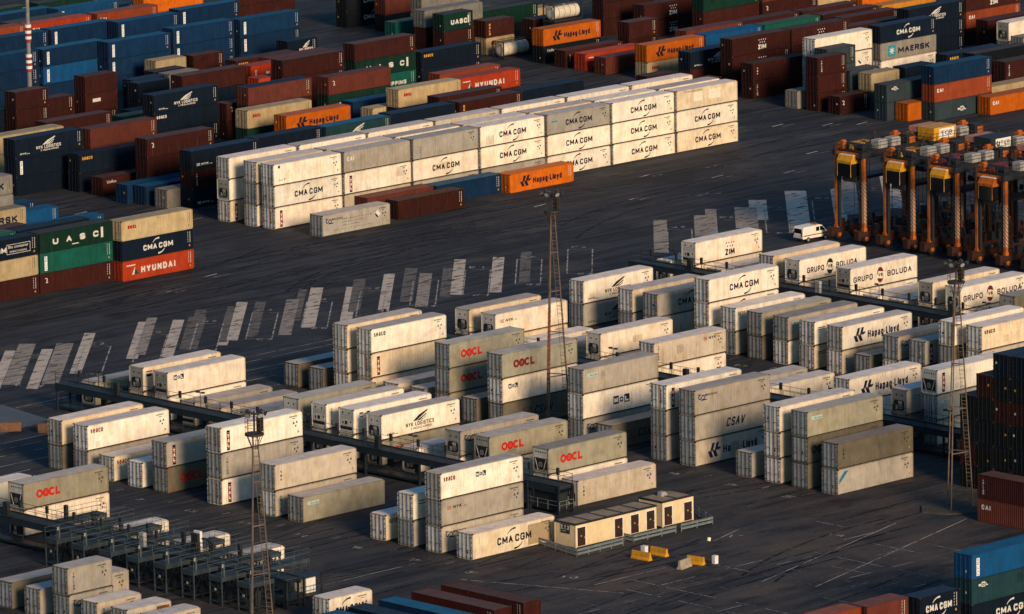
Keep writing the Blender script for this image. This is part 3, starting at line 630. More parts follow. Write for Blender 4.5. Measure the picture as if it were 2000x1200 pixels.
            for i in range(7):
                x = l + 5.55 + (.46 * i if i < 4 else .23 + .46 * (i - 4)); z = (2.05 if i < 4 else 1.62) * k; b.face([(x, YF, z), (x + .11, YF, z - .13), (x + .22, YF, z), (x + .11, YF, z + .13)])
            out1('emblem', b, c)
        elif code == 'mae':
            T(b, 'MAERSK', 3.9, .82, 1.0, 6.8, .03); out1('lettering', b, (.008, .016, .035, 1))
            b = MB(); st = MB(); cx, cz = l + 2.55, 1.42 * k; pts = []
            for i in range(14):
                q = math.pi / 2 + i * math.pi / 7; r_ = .66 if i % 2 == 0 else .26; pts.append((cx + r_ * math.cos(q), Y2, cz + r_ * math.sin(q)))
            st.face(pts[::-1]); c8 = .85; b.face([(cx - c8, YF, cz - c8 + .25), (cx - c8 + .25, YF, cz - c8), (cx + c8 - .25, YF, cz - c8), (cx + c8, YF, cz - c8 + .25), (cx + c8, YF, cz + c8 - .25), (cx + c8 - .25, YF, cz + c8), (cx - c8 + .25, YF, cz + c8), (cx - c8, YF, cz + c8 - .25)])
            out1('emblem', b, (.02, .27, .36, 1), [('star', st.mesh('star', INK), LIGHTINK, [])])
        elif code in ('bol', 'bolp'):
            T(b, 'GRUPO', 1.45 if code == 'bolp' else .6, 1.02, .72, 3.5 if code == 'bol' else 3.1, .02); T(b, 'BOLUDA', 6.75, 1.02, .72, 4.4 if code == 'bol' else 3.8, .02)
            if code == 'bolp': T(b, 'PINILLOS', 4.6, .22, .34, 2.2, .01)
            out1('lettering', b, (.035, .03, .035, 1) if code == 'bol' else (.02, .022, .035, 1))
            b = MB(); cx = l + (5.45 if code == 'bol' else 5.6); cz = 1.40
            b.face([(cx + .62 * math.cos(t * math.pi / 12), YF, cz + .98 * math.sin(t * math.pi / 12)) for t in range(24)])
            cd = MB(); cd.face([(cx - .72, Y2, cz - .35), (cx + .42, Y2, cz - .52), (cx + .72, Y2, cz + .30), (cx - .35, Y2, cz + .50)]); lt = MB(); T(lt, 'VB', cx - l - .36, 1.2, .42, .8, .04, 0, Y2 - .006)
            c = (.14, .016, .018, 1) if code == 'bol' else (.012, .018, .04, 1)
            out1('emblem', b, c, [('emblem_card', cd.mesh('emblem_card', INK), (.72, .66, .54, 1), []), ('lettering', lt.mesh('lettering', INK), c, [])])
        elif code == 'cap':
            z = 2.16; b = MB(); vert(b, 'CAPITAL', .88, 2.10, .18, .22, .27, .03, Y2); lt = ('lettering', b.mesh('lettering', INK), NAVY, []); pb = board(.76, .34, .46, 2.06, (.80, .80, .78, 1), 'letter_board'); out.append((*pb[:3], [lt]))
        elif code == 'rust': out.append(board(4.1, 1.9, 1.7, .6, (.22, .075, .02, 1), 'rust_patch'))
        elif code == 'str': rect(b, l + .9, 2.0, 3.4, .12); rect(b, l + .9, 1.7, 3.4, .12); out1('stripe', b, (.06, .05, .045, 1))
    return out
def imo(x, z):
    b = MB(); b.face([(x - .55, YF, z), (x, YF, z - .55), (x + .55, YF, z), (x, YF, z + .55)]); s = MB(); s.face([(x - .5, YF - .006, z), (x, YF - .006, z - .5), (x + .18, YF - .006, z - .32), (x - .32, YF - .006, z + .18)])
    return ('warning_sign', b.mesh('warning_sign', INK), (.7, .68, .62, 1), [('symbol', s.mesh('symbol', INK), DARKINK, [])])
LW = {'cma': 'letters between two arcs', 'cmac': 'letters between two arcs', 'cmap': 'arc-framed letters and stained patch', 'eco': 'arc-framed letters and outlined slogan', 'nykl': 'wing emblem', 'nyk': 'small striped lettering', 'nykr': 'lettering at both ends', 'hl': 'dark angular emblem', 'hlx': 'half painted-out lettering', 'oocl': 'big red letters', 'oocr': 'big crimson letters', 'oocd': 'dark crimson letters', 'oocs': 'small red letters', 'molb': 'large blue letter squares', 'molx': 'blue letter squares', 'mols': 'small blue letter squares', 'mol': 'letter squares mid-side', 'seamol': 'blue squares and crimson lettering', 'sear': 'small crimson lettering', 'sead': 'small black lettering', 'seay': 'small yellow lettering', 'sear2': 'white lettering with red flourish', 'seal': 'small brownish lettering', 'ges': 'black corner lettering', 'gesx': 'black corner lettering', 'csav': 'slanted tall letters', 'csad': 'slanted dim letters', 'csax': 'slanted letters and crossed box', 'cro': 'blue squiggle emblem', 'cros': 'squiggle emblem and hazard diamond', 'hyu': 'white letters and triangle', 'uasc': 'widely spaced white letters', 'uas2': 'broad white letters', 'tal': 'red vertical strip', 'tri': 'vertical lettering', 'tex': 'three stacked letters', 'texd': 'three stacked letters', 'texc': 'small curl emblem', 'txv': 'faint stacked letters', 'gold': 'stacked yellow letters', 'hll': 'white corner word', 'lab': 'white label plate', 'txr': 'red top-corner word', 'txt': 'two dark dashes', 'cap2': 'slanted corner letters', 'cubd': 'pale corner plate', 'cube': 'pale corner plate', 'codes': 'plain side', 'flag': 'small red-black flag', 'bar': 'rust-streaked side', 'blu': 'blue diagonal stripe', 'ptch': 'pale repair patches', 'chi': 'white block letters', 'cai': 'white corner letters', 'imo': 'hazard diamond', 'zim': 'seven stars over letters', 'zimb': 'seven navy stars', 'mae': 'star emblem and letters', 'bol': 'round red emblem', 'bolp': 'round navy emblem', 'cap': 'white vertical letter board', 'rust': 'rusty end patch', 'str': 'two dark stripes'}
ZW = {'A': 'row by tan cabins', 'B': 'row behind long gantry', 'C': 'row behind middle mast', 'D': 'third gantry row', 'E': 'row before far gantry', 'F': 'row before straddle carriers', 'H': 'lower left gantry', 'I': 'lower left corner', 'w': 'long white wall', 'x': 'before white wall', 'u': 'left-edge block', 'l': 'upper left', 'c': 'upper middle', 'r': 'upper right', 'b': 'lower right corner', 'k': 'right-edge stack', 'm': 'bottom-edge slanting row'}
ORD = ['', 'first', 'second', 'third', 'fourth', 'fifth', 'sixth', 'seventh', 'eighth', 'ninth', 'tenth', 'eleventh', 'twelfth', 'thirteenth', 'fourteenth', 'fifteenth', 'sixteenth', 'seventeenth', 'eighteenth', 'nineteenth', 'twentieth']
rnd = random.Random(11)
reg = {}
def attach(parent, parts):
    for name, me, c, kids in parts:
        o = obj(name, me, parent, c); attach(o, kids)
def container(col, code, end, L, loc, rot, zone, tier, buried=False):
    reefer = col.isupper(); H = 2.9 if reefer else 2.591; LL = 12.19 if L == 40 else 6.06; rgb, wear, word = PAL[col]
    v = rnd.uniform(.88, 1.1) if reefer else rnd.uniform(.82, 1.18); tint = rnd.uniform(-.04, .04)
    rgb = tuple(min(.86, c * v * (1 + tint * (1 - i))) for i, c in enumerate(rgb)); wear = min(1, wear * rnd.uniform(.5, 1.5))
    c4 = (*rgb, wear); name = 'refrigerated_container' if reefer else 'shipping_container'; kindw = 'reefer' if reefer else 'container'
    if buried:
        o = obj(name, cached(('bur', L, H), lambda: buriedm(LL, H)), None, c4, loc); o.rotation_euler = (0, 0, rot)
        tag(o, 'plain container buried inside a stack, hidden by those around it', 'container', 'containers buried inside the stacks'); return o
    root = empty(name if col != 'tp' else 'open_top_container', loc, rot)
    obj('body', cached(('hull', L, reefer), lambda: hull(LL, H, reefer)), root, c4)
    fr = mixc(rgb, (.10, .07, .05), .25) if reefer else mixc(rgb, (.02, .02, .02), .15)
    obj('frame', cached(('frame', L, reefer), lambda: frame(LL, H, reefer)), root, (*fr, wear))
    if reefer: rf = mixc(rgb, (.74, .67, .66), .75) if col in 'WCP' else mixc(rgb, (.58, .53, .52), .6)
    else: rf = mixc(rgb, (.25, .17, .155), .22) if col not in ('bl', 'bb', 'nv', 'tb') else mixc(rgb, (.018, .135, .26) if col != 'nv' else (.025, .045, .085), .6)
    if col == 'tp': rf = (.012, .025, .055)
    rv = rnd.uniform(.75, 1.3) if not reefer else rnd.choice((.6, .8, .95, 1.05, 1.1, 1.12)); rf = tuple(min(.88, c * rv) for c in rf)
    obj('roof' if col != 'tp' else 'tarpaulin', cached(('roof', L, reefer), lambda: roofm(LL, H, reefer)), root, (*rf, wear))
    if end in ('u', 'v'):
        t = 2 if end == 'v' else rnd.choice((0, 0, 1)); 
        if code in ('mols',): t = 1
        uc = (.60, .57, .52) if rnd.random() < .65 else (.30, .29, .27)
        u = obj('refrigeration_unit', cached(('unit', t), lambda: unitm(LL, H, t)), root, (*uc, .5))
        if t != 1: obj('fan', cached(('fan', t), lambda: fanm(LL, t)), u)
    else:
        dc = ((.82, .78, .74) if rnd.random() < .8 else (.42, .42, .42)) if col in 'WCP' else ((.36, .37, .38) if reefer else mixc(rgb, (.01, .01, .012), .1))
        for sd in (-1, 1):
            c_ = dc if not reefer or rnd.random() < .7 else mixc(dc, (.25, .25, .26), .5)
            d = obj('door', cached(('door', L, reefer, sd), lambda: doorm(LL, H, reefer, sd)), root, (*c_, .4))
            obj('locking_gear', cached(('gear', L, H, sd), lambda: gearm(LL, H, sd)), d, (.06, .058, .056, 1) if reefer else (*mixc(rgb, (.03, .03, .03), .35), 1))
        if code == 'tal': obj('letter_strip', cached('dstrip', dstrip), root, (.30, .03, .03, 1))
    if rnd.random() < (.30 if reefer else .16) and code not in ('cmap', 'ptch', 'hlx'):   # a repaired or repainted patch on the side
        pw, ph = rnd.uniform(.5, 1.6), rnd.uniform(.35, 1.3); px = rnd.uniform(-LL / 2 + .6, LL / 2 - 2.4); pz = rnd.uniform(.25, H - .35 - ph); b = MB(); b.face([(px, YF + .004, pz), (px + pw, YF + .004, pz), (px + pw, YF + .004, pz + ph), (px, YF + .004, pz + ph)])
        f = rnd.choice((.78, .86, 1.1, 1.16)); obj('repair_patch', b.mesh('repair_patch', PAINT), root, (*(min(.88, c * f) for c in rgb), wear))
    if end not in ('u', 'v') and rnd.random() < .6: obj('sticker', cached(('stk', L, k0 := rnd.randint(0, 4)), lambda: stickerm(LL, k0)), root, rnd.choice(((.50, .22, .03, 1), (.42, .30, .06, 1), (.6, .58, .52, 1), (.30, .05, .03, 1), (.02, .02, .025, 1))) if reefer else rnd.choice(((.45, .24, .05, 1), (.5, .5, .48, 1))))
    if code:
        attach(root, cached(('logo', code, L, H, col), lambda: logo(code, LL, H, col)))
    mk = LIGHTINK if dark(col) else (.03, .028, .026, 1)
    if rnd.random() < .85: obj('markings', cached(('marks', L, H, reefer), lambda: marksm(LL, H, reefer)), root, mk)
    root['category'] = 'reefer container' if reefer else 'freight container'
    root['group'] = 'containers in the ' + ZW[zone] if zone in 'wu' else 'containers: ' + ZW[zone]
    key = word + ' ' + kindw + (' with ' + LW[code] if code in LW else ' without lettering') + ', ' + tier + ', ' + ZW[zone]
    if L == 20: key = 'short ' + key
    reg.setdefault(key, []).append((screen_x((loc[0], loc[1], loc[2])), root))
    return root
def stickerm(L, k):
    b = MB(); x = -L / 2 + .012; rr = random.Random(k); y = rr.uniform(-.9, .7); z = rr.uniform(.6, 1.5); b.box(x - .004, x, y, y + .24, z, z + .26)
    return b.mesh('sticker', INK)
def dstrip():
    b = MB(); x = -12.19 / 2 - .002 + .016
    for i in range(4): b.box(x - .004, x, -.50, -.30, .75 + .42 * i, 1.08 + .42 * i)
    return b.mesh('letter_strip', INK)
def buriedm(L, H):
    b = MB(); b.box(-L / 2 + .01, L / 2 - .01, -W / 2 + .02, W / 2 - .02, .01, H - .01); return b.mesh('body', PAINT)
TANKS = []
def stack(line):
    p = line.split(); zone = p[0]; x, y, L = float(p[1]), float(p[2]), int(p[3]); tiers = p[4:]; z = 0.0; n = len(tiers)
    LL = 12.19 if abs(L) == 40 else 6.06
    cx, cy, rot = (x + LL / 2, y + W / 2, 0.0) if L > 0 else (x + W / 2, y + LL / 2, R(-90))
    for i, t in enumerate(reversed(tiers)):
        bur = t.endswith('-'); q = t.rstrip('-').split(':') + ['', '']; col, code, end = q[0], q[1], q[2]
        tier = 'ground level' if n == 1 else ('bottom tier' if i == 0 else ('top tier' if i == n - 1 else ('middle tier' if n == 3 else ORD[i + 1] + ' tier')))
        jx, jy = rnd.uniform(-.05, .05), rnd.uniform(-.03, .03)
        if col == 'tk': TANKS.append((cx, cy, z))
        else: container(col, code, end or ('d' if col.isupper() else ''), abs(L), (cx + jx, cy + jy, z), rot, zone, tier, bur)
        z += (2.9 if col.isupper() else 2.591) + .012
DATA = """A -99.20 -29.50 40 C D
A -99.20 -33.90 40 W:sear G
A -99.20 -38.20 40 C:sear
A -99.20 -43.00 40 W:texd
A -99.20 -47.20 40 G:tal D:oocl
A -99.20 -56.20 40 W:tal G:tri W:tal
A -99.20 -64.80 40 P:tex P:tri
A -99.20 -69.20 40 O:cube
A -99.20 -82.30 40 C:gesx
A -99.20 -86.60 40 W:str G
A -99.20 -91.00 40 W:seamol G:nyk P:cro
A -99.20 -95.75 40 C:cmap
B -73.76 -5.80 40 O:cma:u
B -73.76 -14.40 40 C:flag:u C::u
B -73.76 -18.75 40 W:mols:u W::u
B -73.76 -23.30 40 G::u
B -73.76 -27.80 40 P::u
B -73.76 -32.20 40 W::u
B -73.76 -40.90 40 O::u O::u
B -73.76 -45.60 40 W:tri:u G::u
B -73.76 -50.10 40 W:mols:u W::u
B -73.76 -54.70 40 W:nykl:u O:oocl:u
B -73.76 -60.50 40 W::u
B -73.76 -67.50 40 G:cro:u W::u
B -73.76 -72.10 40 O:oocl:v W::u
B -73.76 -81.40 40 O:oocl:v W::u
B -73.76 -85.85 40 P:tex:u
C -51.00 -16.10 40 D
C -51.00 -20.40 40 D
C -51.00 -24.80 40 C C C
C -51.00 -28.90 40 W:sead C:tal C
C -51.00 -33.30 40 P
C -51.00 -37.70 40 G
C -51.00 -42.00 40 O:oocl O:oocl O
C -51.00 -46.40 40 D
C -51.00 -50.80 40 O:oocr W:molx D:csav
C -51.00 -63.90 40 G:cube W:molb G:cro
C -51.00 -68.40 40 D:csax
C -51.00 -77.10 40 W:tal G G
C -51.00 -81.60 40 G:cro G:csav P:hlx
C -51.00 -90.30 40 G
C -51.00 -94.70 40 W P P
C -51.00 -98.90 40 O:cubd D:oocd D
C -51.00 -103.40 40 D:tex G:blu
D -25.05 -18.40 40 C::u W::u
D -25.05 -22.90 40 W:nyk:u C::u
D -25.05 -27.40 40 W::u
D -25.05 -31.80 40 P::u
D -25.05 -40.70 40 W::u W::u
D -25.05 -49.50 40 P:nykr W:codes:u
D -25.05 -62.80 40 G::u
D -25.05 -67.20 40 W::u
D -25.05 -80.80 40 W:hl W::u
D -25.05 -89.80 40 P:cube:u O::u
D -25.05 -94.40 40 W:tal:v G:cube G
E -3.48 -16.10 40 W:nykl G:nykl
E -3.48 -24.60 40 C G
E -3.48 -28.90 40 G:cma P
E -3.48 -37.60 40 W:cma W:cma C
E -3.48 -42.00 40 W:ges G
E -3.48 -46.40 40 O:oocr D
E -3.48 -50.70 40 G:cubd W:codes
E -3.48 -55.00 40 W:txt C:txt
E -3.48 -59.50 40 W:hl P:tri
E -3.48 -63.90 40 D:oocr
E -3.48 -68.50 40 G:cro W
E -3.48 -72.80 40 G:tal D
E -3.48 -77.40 40 W D D-
E -3.48 -81.70 40 C:seal P:tex D-
F 23.60 -4.40 40 W::u
F 23.60 -8.90 40 W:zimb:u W::u
F 23.60 -13.30 40 P::u
F 23.60 -22.40 40 C C
F 23.60 -26.90 40 W:bolp:u C::u
F 23.60 -35.60 40 W:bol:u W::u
F 23.60 -40.00 40 W::u
F 23.60 -44.40 40 P:cap2:u
F 23.60 -49.20 40 C::u W::u
F 23.60 -53.80 40 W:bol:u W::u
F 23.60 -62.60 40 D::u G::u-
H -123.50 -38.60 40 W::u
H -123.50 -51.30 40 O:oocl:v W::u
H -122.00 -66.30 20 W
H -122.00 -76.10 20 W
H -122.00 -84.60 20 W:cma
H -129.30 -105.90 20 W:cma
I -146.20 -75.90 40 D
I -146.20 -80.40 40 G
I -146.20 -84.90 20 G:tri G:cro
I -146.20 -89.30 20 P:tex
I -146.20 -93.90 20 P:rust
I -146.20 -98.40 20 P
w 16.00 61.15 40 W:bar W:cma W:tal
w 28.63 61.15 40 G:cai W:tal P
w 41.26 61.15 40 G:txv W:cma G
w 53.89 61.15 40 W:cma W:cma G
w 66.52 61.15 40 G:cmac W:cma W:cma
w 79.15 61.15 40 W:cma W:cma W:cma
w 91.78 61.15 40 C:ptch W:cma C:cma
w 15.80 64.41 40 P:tal G W
w 28.43 64.41 40 P W- W-
w 41.06 64.41 40 W W- W-
w 53.69 64.41 40 P W- W-
w 66.32 64.41 40 C W- W-
w 78.95 64.41 40 W W- W-
w 91.58 64.41 40 W:txr W- W-
w 15.60 69.52 40 W W::u C:tal
w 28.23 69.52 40 W W- W-
w 40.86 69.52 40 W W- W-
w 53.49 69.52 40 P W- W-
w 66.12 69.52 40 W W- W-
w 78.75 69.52 40 W W- W-
w 91.38 69.52 40 W W- W-
x 16.44 52.41 40 G:cros
x 31.54 53.83 40 br:oog
x 30.34 58.58 40 rb
x 42.54 58.07 40 bl
x 54.79 56.63 40 or:hl
u -21.06 49.36 40 bg:oocs nv:cma rd:hyu
u -33.31 51.06 40 gn:uasc tl:cap br:texc
u -45.67 51.11 40 nv:eco bg br
u -24.60 78.11 40 bg:mae bg-
u -6.20 86.01 20 bb
u -11.72 91.35 40 bl
u -19.75 86.47 40 gr:mae gr br-
u -12.35 76.92 40 bb
u -24.69 65.31 40 nv nv-
u -26.58 68.21 20 br br-
u -36.94 65.71 40 tl tl-
l 50.20 162.84 40 bl bl:cap bl
l 62.71 162.16 40 bl:cap bb:cap bl
l 73.24 159.66 40 bl:cap bl:cap bl
l 87.82 161.78 40 bl:cap bl:cap bl
l 100.07 160.51 40 bl:cap bl:cap bl:cap
l 62.92 175.34 40 bl bl- bl-
l 75.70 175.45 40 bl:cap bl- bl-
l 86.70 172.95 40 bl:cap bl- bl-
l 100.64 174.79 40 bl:cap bl- bl-
l 64.55 182.51 40 ca:cai rd- br-
l 76.92 181.67 40 rd:cai rd- br-
l 90.01 181.42 40 ca:cai br- br-
l 75.87 184.97 40 gt bl- bl-
l 78.33 192.12 40 bl bl- bl-
l 89.37 189.62 40 bb:cap bl- bl-
l 100.57 198.88 40 bl bl-
l 77.22 196.73 40 gn gn- gn-
l 91.20 196.38 40 gn gn- gn-
l 105.27 188.21 40 or or- or-
l 130.80 195.25 40 br br
l 76.99 153.63 20 bg br-
l 83.74 152.80 20 br br-
l 70.33 146.23 20 dk dk-
l 82.90 139.29 20 rd:chi rd-
l 76.11 130.17 20 rd br-
l 59.83 128.45 40 br nv nv-
l 70.25 143.13 20 gr br-
l 46.22 119.13 40 nv:nykl nv:sear2 nv
l 62.12 140.53 20 nv:nyk nv
l 63.42 143.03 20 nv nv
l 50.61 138.86 20 br br:lab br
l 35.37 136.17 20 br br br
l 43.88 140.50 20 br br
l 25.47 138.80 40 nv nv:cma
l 31.66 125.43 40 br br-
l 19.51 121.72 40 bg bg
l 9.79 106.29 40 nv:nykl nv:cap nv
l 22.04 104.89 40 rb rb rb-
l 17.57 102.13 40 nv:seay nv
l 21.79 92.90 40 br:texc br br
l 17.41 97.24 40 br:hll
l 15.85 90.40 40 bl
l 16.84 87.70 40 bl
l 16.93 83.61 20 gr
l 55.94 134.95 20 nv
l 51.64 132.46 20 tl
l 19.33 81.11 40 nv:nyk br:tri nv:nyk
l 31.80 82.00 40 nv:nyk nv- br-
l 44.05 81.32 40 tb:nykl nv- br-
l 57.02 82.04 40 nv:nyk br- nv-
l 69.80 81.81 40 br:gold nv- br-
l 82.22 82.00 40 nv:nyk br- nv-
l 46.52 92.02 40 or:hl gn- br-
l 46.18 99.60 40 bg:oocs gn br-
l 58.47 117.57 40 br:texc br
l 59.02 113.58 40 tp br br-
l 72.51 111.48 40 rb:texc gn:chi bl-
l 71.64 96.07 40 bg:oocs nv nv-
l 68.89 98.57 40 bg:oocs gr-
l 70.98 87.05 40 br nv- br-
l 94.72 107.72 40 rd:hyu br
l 95.52 112.66 40 ca or-
l 71.02 104.84 40 bl nv-
l 101.76 151.94 20 nv:nykl nv-
l 84.72 144.54 40 br:seay br-
l 89.31 142.04 40 rb br-
l 78.41 127.56 40 br br br
c 95.30 130.32 40 br gn:uasc tl:chi
c 107.55 129.15 40 nv:seay nv
c 138.41 178.45 40 dk:cma dk:cma
c 139.56 170.94 40 rb- rb dk
c 124.37 152.53 20 tl dk-
c 123.71 145.38 40 gr br br
c 122.92 140.41 20 gn:uas2 br br-
c 140.30 152.80 20 gn dk-
c 140.11 150.30 40 gn dk
c 132.58 155.36 40 gr gr- br-
c 157.41 157.99 20 bg
c 133.94 142.88 20 br:gold bg:oocs
c 139.77 138.44 20 br br-
c 139.60 133.80 20 tk dk dk-
c 133.11 138.20 20 tk
c 134.00 130.48 40 or:hl dk:hll
c 133.31 125.16 40 br:tex
c 133.06 120.69 40 rd:hyu
c 132.55 115.98 40 rb
c 157.98 141.76 40 br:zim br br
c 160.42 135.33 40 br:zim br:zim
c 161.30 123.65 40 gn br br-
c 173.55 122.92 40 rb br:texc br-
c 186.33 123.39 40 bg- bg br-
c 146.87 125.12 20 br br
c 146.51 112.82 40 rb br-
c 158.86 112.84 40 br br-
c 171.38 112.41 40 br br-
c 145.79 108.08 40 bb bl-
c 158.17 107.81 40 tl nv-
c 170.84 107.66 40 br br-
c 183.09 107.05 40 yl or-
c 186.71 114.42 40 or or-
c 170.60 103.19 40 br br-
c 164.99 96.91 40 br br-
c 133.61 90.78 40 br:zim br:zim br
c 146.00 90.62 40 br:zim br br-
c 133.20 107.93 40 or:hl bg:oocs
c 132.78 98.56 40 nv:nykl br
c 124.50 99.16 20 br
c 125.33 91.00 20 br
r 131.12 84.19 40 br:tex br:tri
r 137.39 77.84 40 W W:imo W
r 154.76 81.03 40 nv:cma gr:mae W:imo
r 170.49 89.79 40 nv:nykl nv:nyk nv
r 186.63 92.90 40 br:zim ca:cai br
r 182.51 84.79 40 br br
r 180.10 78.48 40 W::u G
r 134.20 51.51 40 bl ca:cai gt:mol
r 129.83 56.65 40 gt:mols gt:imo
r 131.36 54.00 20 or
r 155.62 57.20 40 br:tri br
r 142.82 48.63 40 or:cai
r 148.63 54.70 40 bg
r 129.44 65.38 20 br:texc
r 129.38 69.69 20 br:tri br br
r 129.06 73.43 20 gr
r 135.75 73.87 20 gt gt gt-
r 135.56 65.06 20 bg gt
r 135.50 69.12 20 gt gt
r 142.69 64.94 20 nv nv-
r 154.99 67.91 40 nv:seay nv-
r 173.93 70.13 40 gr gr-
r 158.31 65.46 40 dk br
b -87.13 -155.81 40 bb:cap tb:mols nv:cma
b -96.28 -157.11 20 nv:cma nv-
b -102.39 -155.55 20 rb rb-
b -108.62 -154.95 20 ca rb-
k -38.50 -112.50 40 dk dk br dk
k -38.50 -115.00 40 br dk dk dk dk
k -38.50 -117.50 40 nv dk br dk dk dk
k -38.50 -120.00 40 nv dk br dk dk dk
k -50.00 -135.20 -40 br:tri rb:cai
m -116.40 -121.00 -40 br:mol
m -120.60 -121.00 -40 br
m -125.20 -121.00 -40 bl
m -129.40 -121.00 -40 nv
m -133.20 -121.00 -40 bb"""
for ln in DATA.strip().split('\n'): stack(ln)
for key, lst in reg.items():
    lst.sort(key=lambda t: t[0])
    for i, (_, o) in enumerate(lst):
        if len(lst) == 1: o['label'] = key
        elif len(lst) == 2: o['label'] = key + (', further left' if i == 0 else ', further right')
        else: o['label'] = key + ', ' + (ORD[i + 1] + ' from left' if i < len(lst) - 1 else 'rightmost')
# ------------------------------------------------------------------ tank containers
for i, (x, y, z) in enumerate(TANKS):
    t = empty('tank_container', (x, y, z)); l = 3.03; h = W / 2
    b = MB()
    for sx in (-1, 1):
        for sy in (-1, 1): b.box(*sorted((sx * l, sx * (l - .16))), *sorted((sy * h, sy * (h - .14))), 0, 2.59)
        b.box(*sorted((sx * l, sx * (l - .12))), -h, h, 2.46, 2.58); b.box(*sorted((sx * l, sx * (l - .12))), -h, h, .02, .16)
        for sy in (-1, 1): b.bar((sx * (l - .06), sy * (h - .1), .15), (sx * (l - .06), sy * .35, .7), .05); b.bar((sx * (l - .06), sy * (h - .1), 2.45), (sx * (l - .06), sy * .35, 1.9), .05)
    for sy in (-1, 1): b.box(-l, l, *sorted((sy * h, sy * (h - .09))), .02, .14); b.box(-l, l, *sorted((sy * h, sy * (h - .07))), 2.50, 2.58)
    b.box(-l, l, -.28, -.22, 2.50, 2.56); b.box(-l, l, .22, .28, 2.50, 2.56)
    b.build('frame', DARKM, t)
    b = MB(); pr = [(-2.82, .45), (-2.74, .8), (-2.6, 1.02), (2.6, 1.02), (2.74, .8), (2.82, .45)]; n = 22
    for a, c in zip(pr, pr[1:]):
        for k in range(n):
            q0, q1 = 2 * math.pi * k / n, 2 * math.pi * (k + 1) / n
            b.face([(a[0], a[1] * math.cos(q1), 1.28 + a[1] * math.sin(q1)), (a[0], a[1] * math.cos(q0), 1.28 + a[1] * math.sin(q0)), (c[0], c[1] * math.cos(q0), 1.28 + c[1] * math.sin(q0)), (c[0], c[1] * math.cos(q1), 1.28 + c[1] * math.sin(q1))][::-1])
    b.face([(-2.82, .45 * math.cos(2 * math.pi * k / n), 1.28 + .45 * math.sin(2 * math.pi * k / n)) for k in range(n)][::-1])
    sh = b.build('shell', CREAMT, t)
    for p in sh.data.polygons: p.use_smooth = True
    b = MB()
    for x0 in (-1.7, -.55, .6, 1.75):
        for k in range(n):
            q0, q1 = 2 * math.pi * k / n, 2 * math.pi * (k + 1) / n; r_ = 1.035
            b.face([(x0, r_ * math.cos(q0), 1.28 + r_ * math.sin(q0)), (x0 + .07, r_ * math.cos(q0), 1.28 + r_ * math.sin(q0)), (x0 + .07, r_ * math.cos(q1), 1.28 + r_ * math.sin(q1)), (x0, r_ * math.cos(q1), 1.28 + r_ * math.sin(q1))])
    b.build('band', GASKET, sh)
    b = MB(); b.bar((.1, 0, 2.25), (.1, 0, 2.44), .3, 12); b.build('manhole', GREYM, t)
    b = MB(); b.box(-2.4, 2.4, -.2, .2, 2.44, 2.47); b.build('walkway', GALV, t)
    tag(t, 'cream tank container on top of dark containers above orange one' if z > 1 else 'dirty cream tank container standing on the asphalt', 'tank container', 'tank containers')
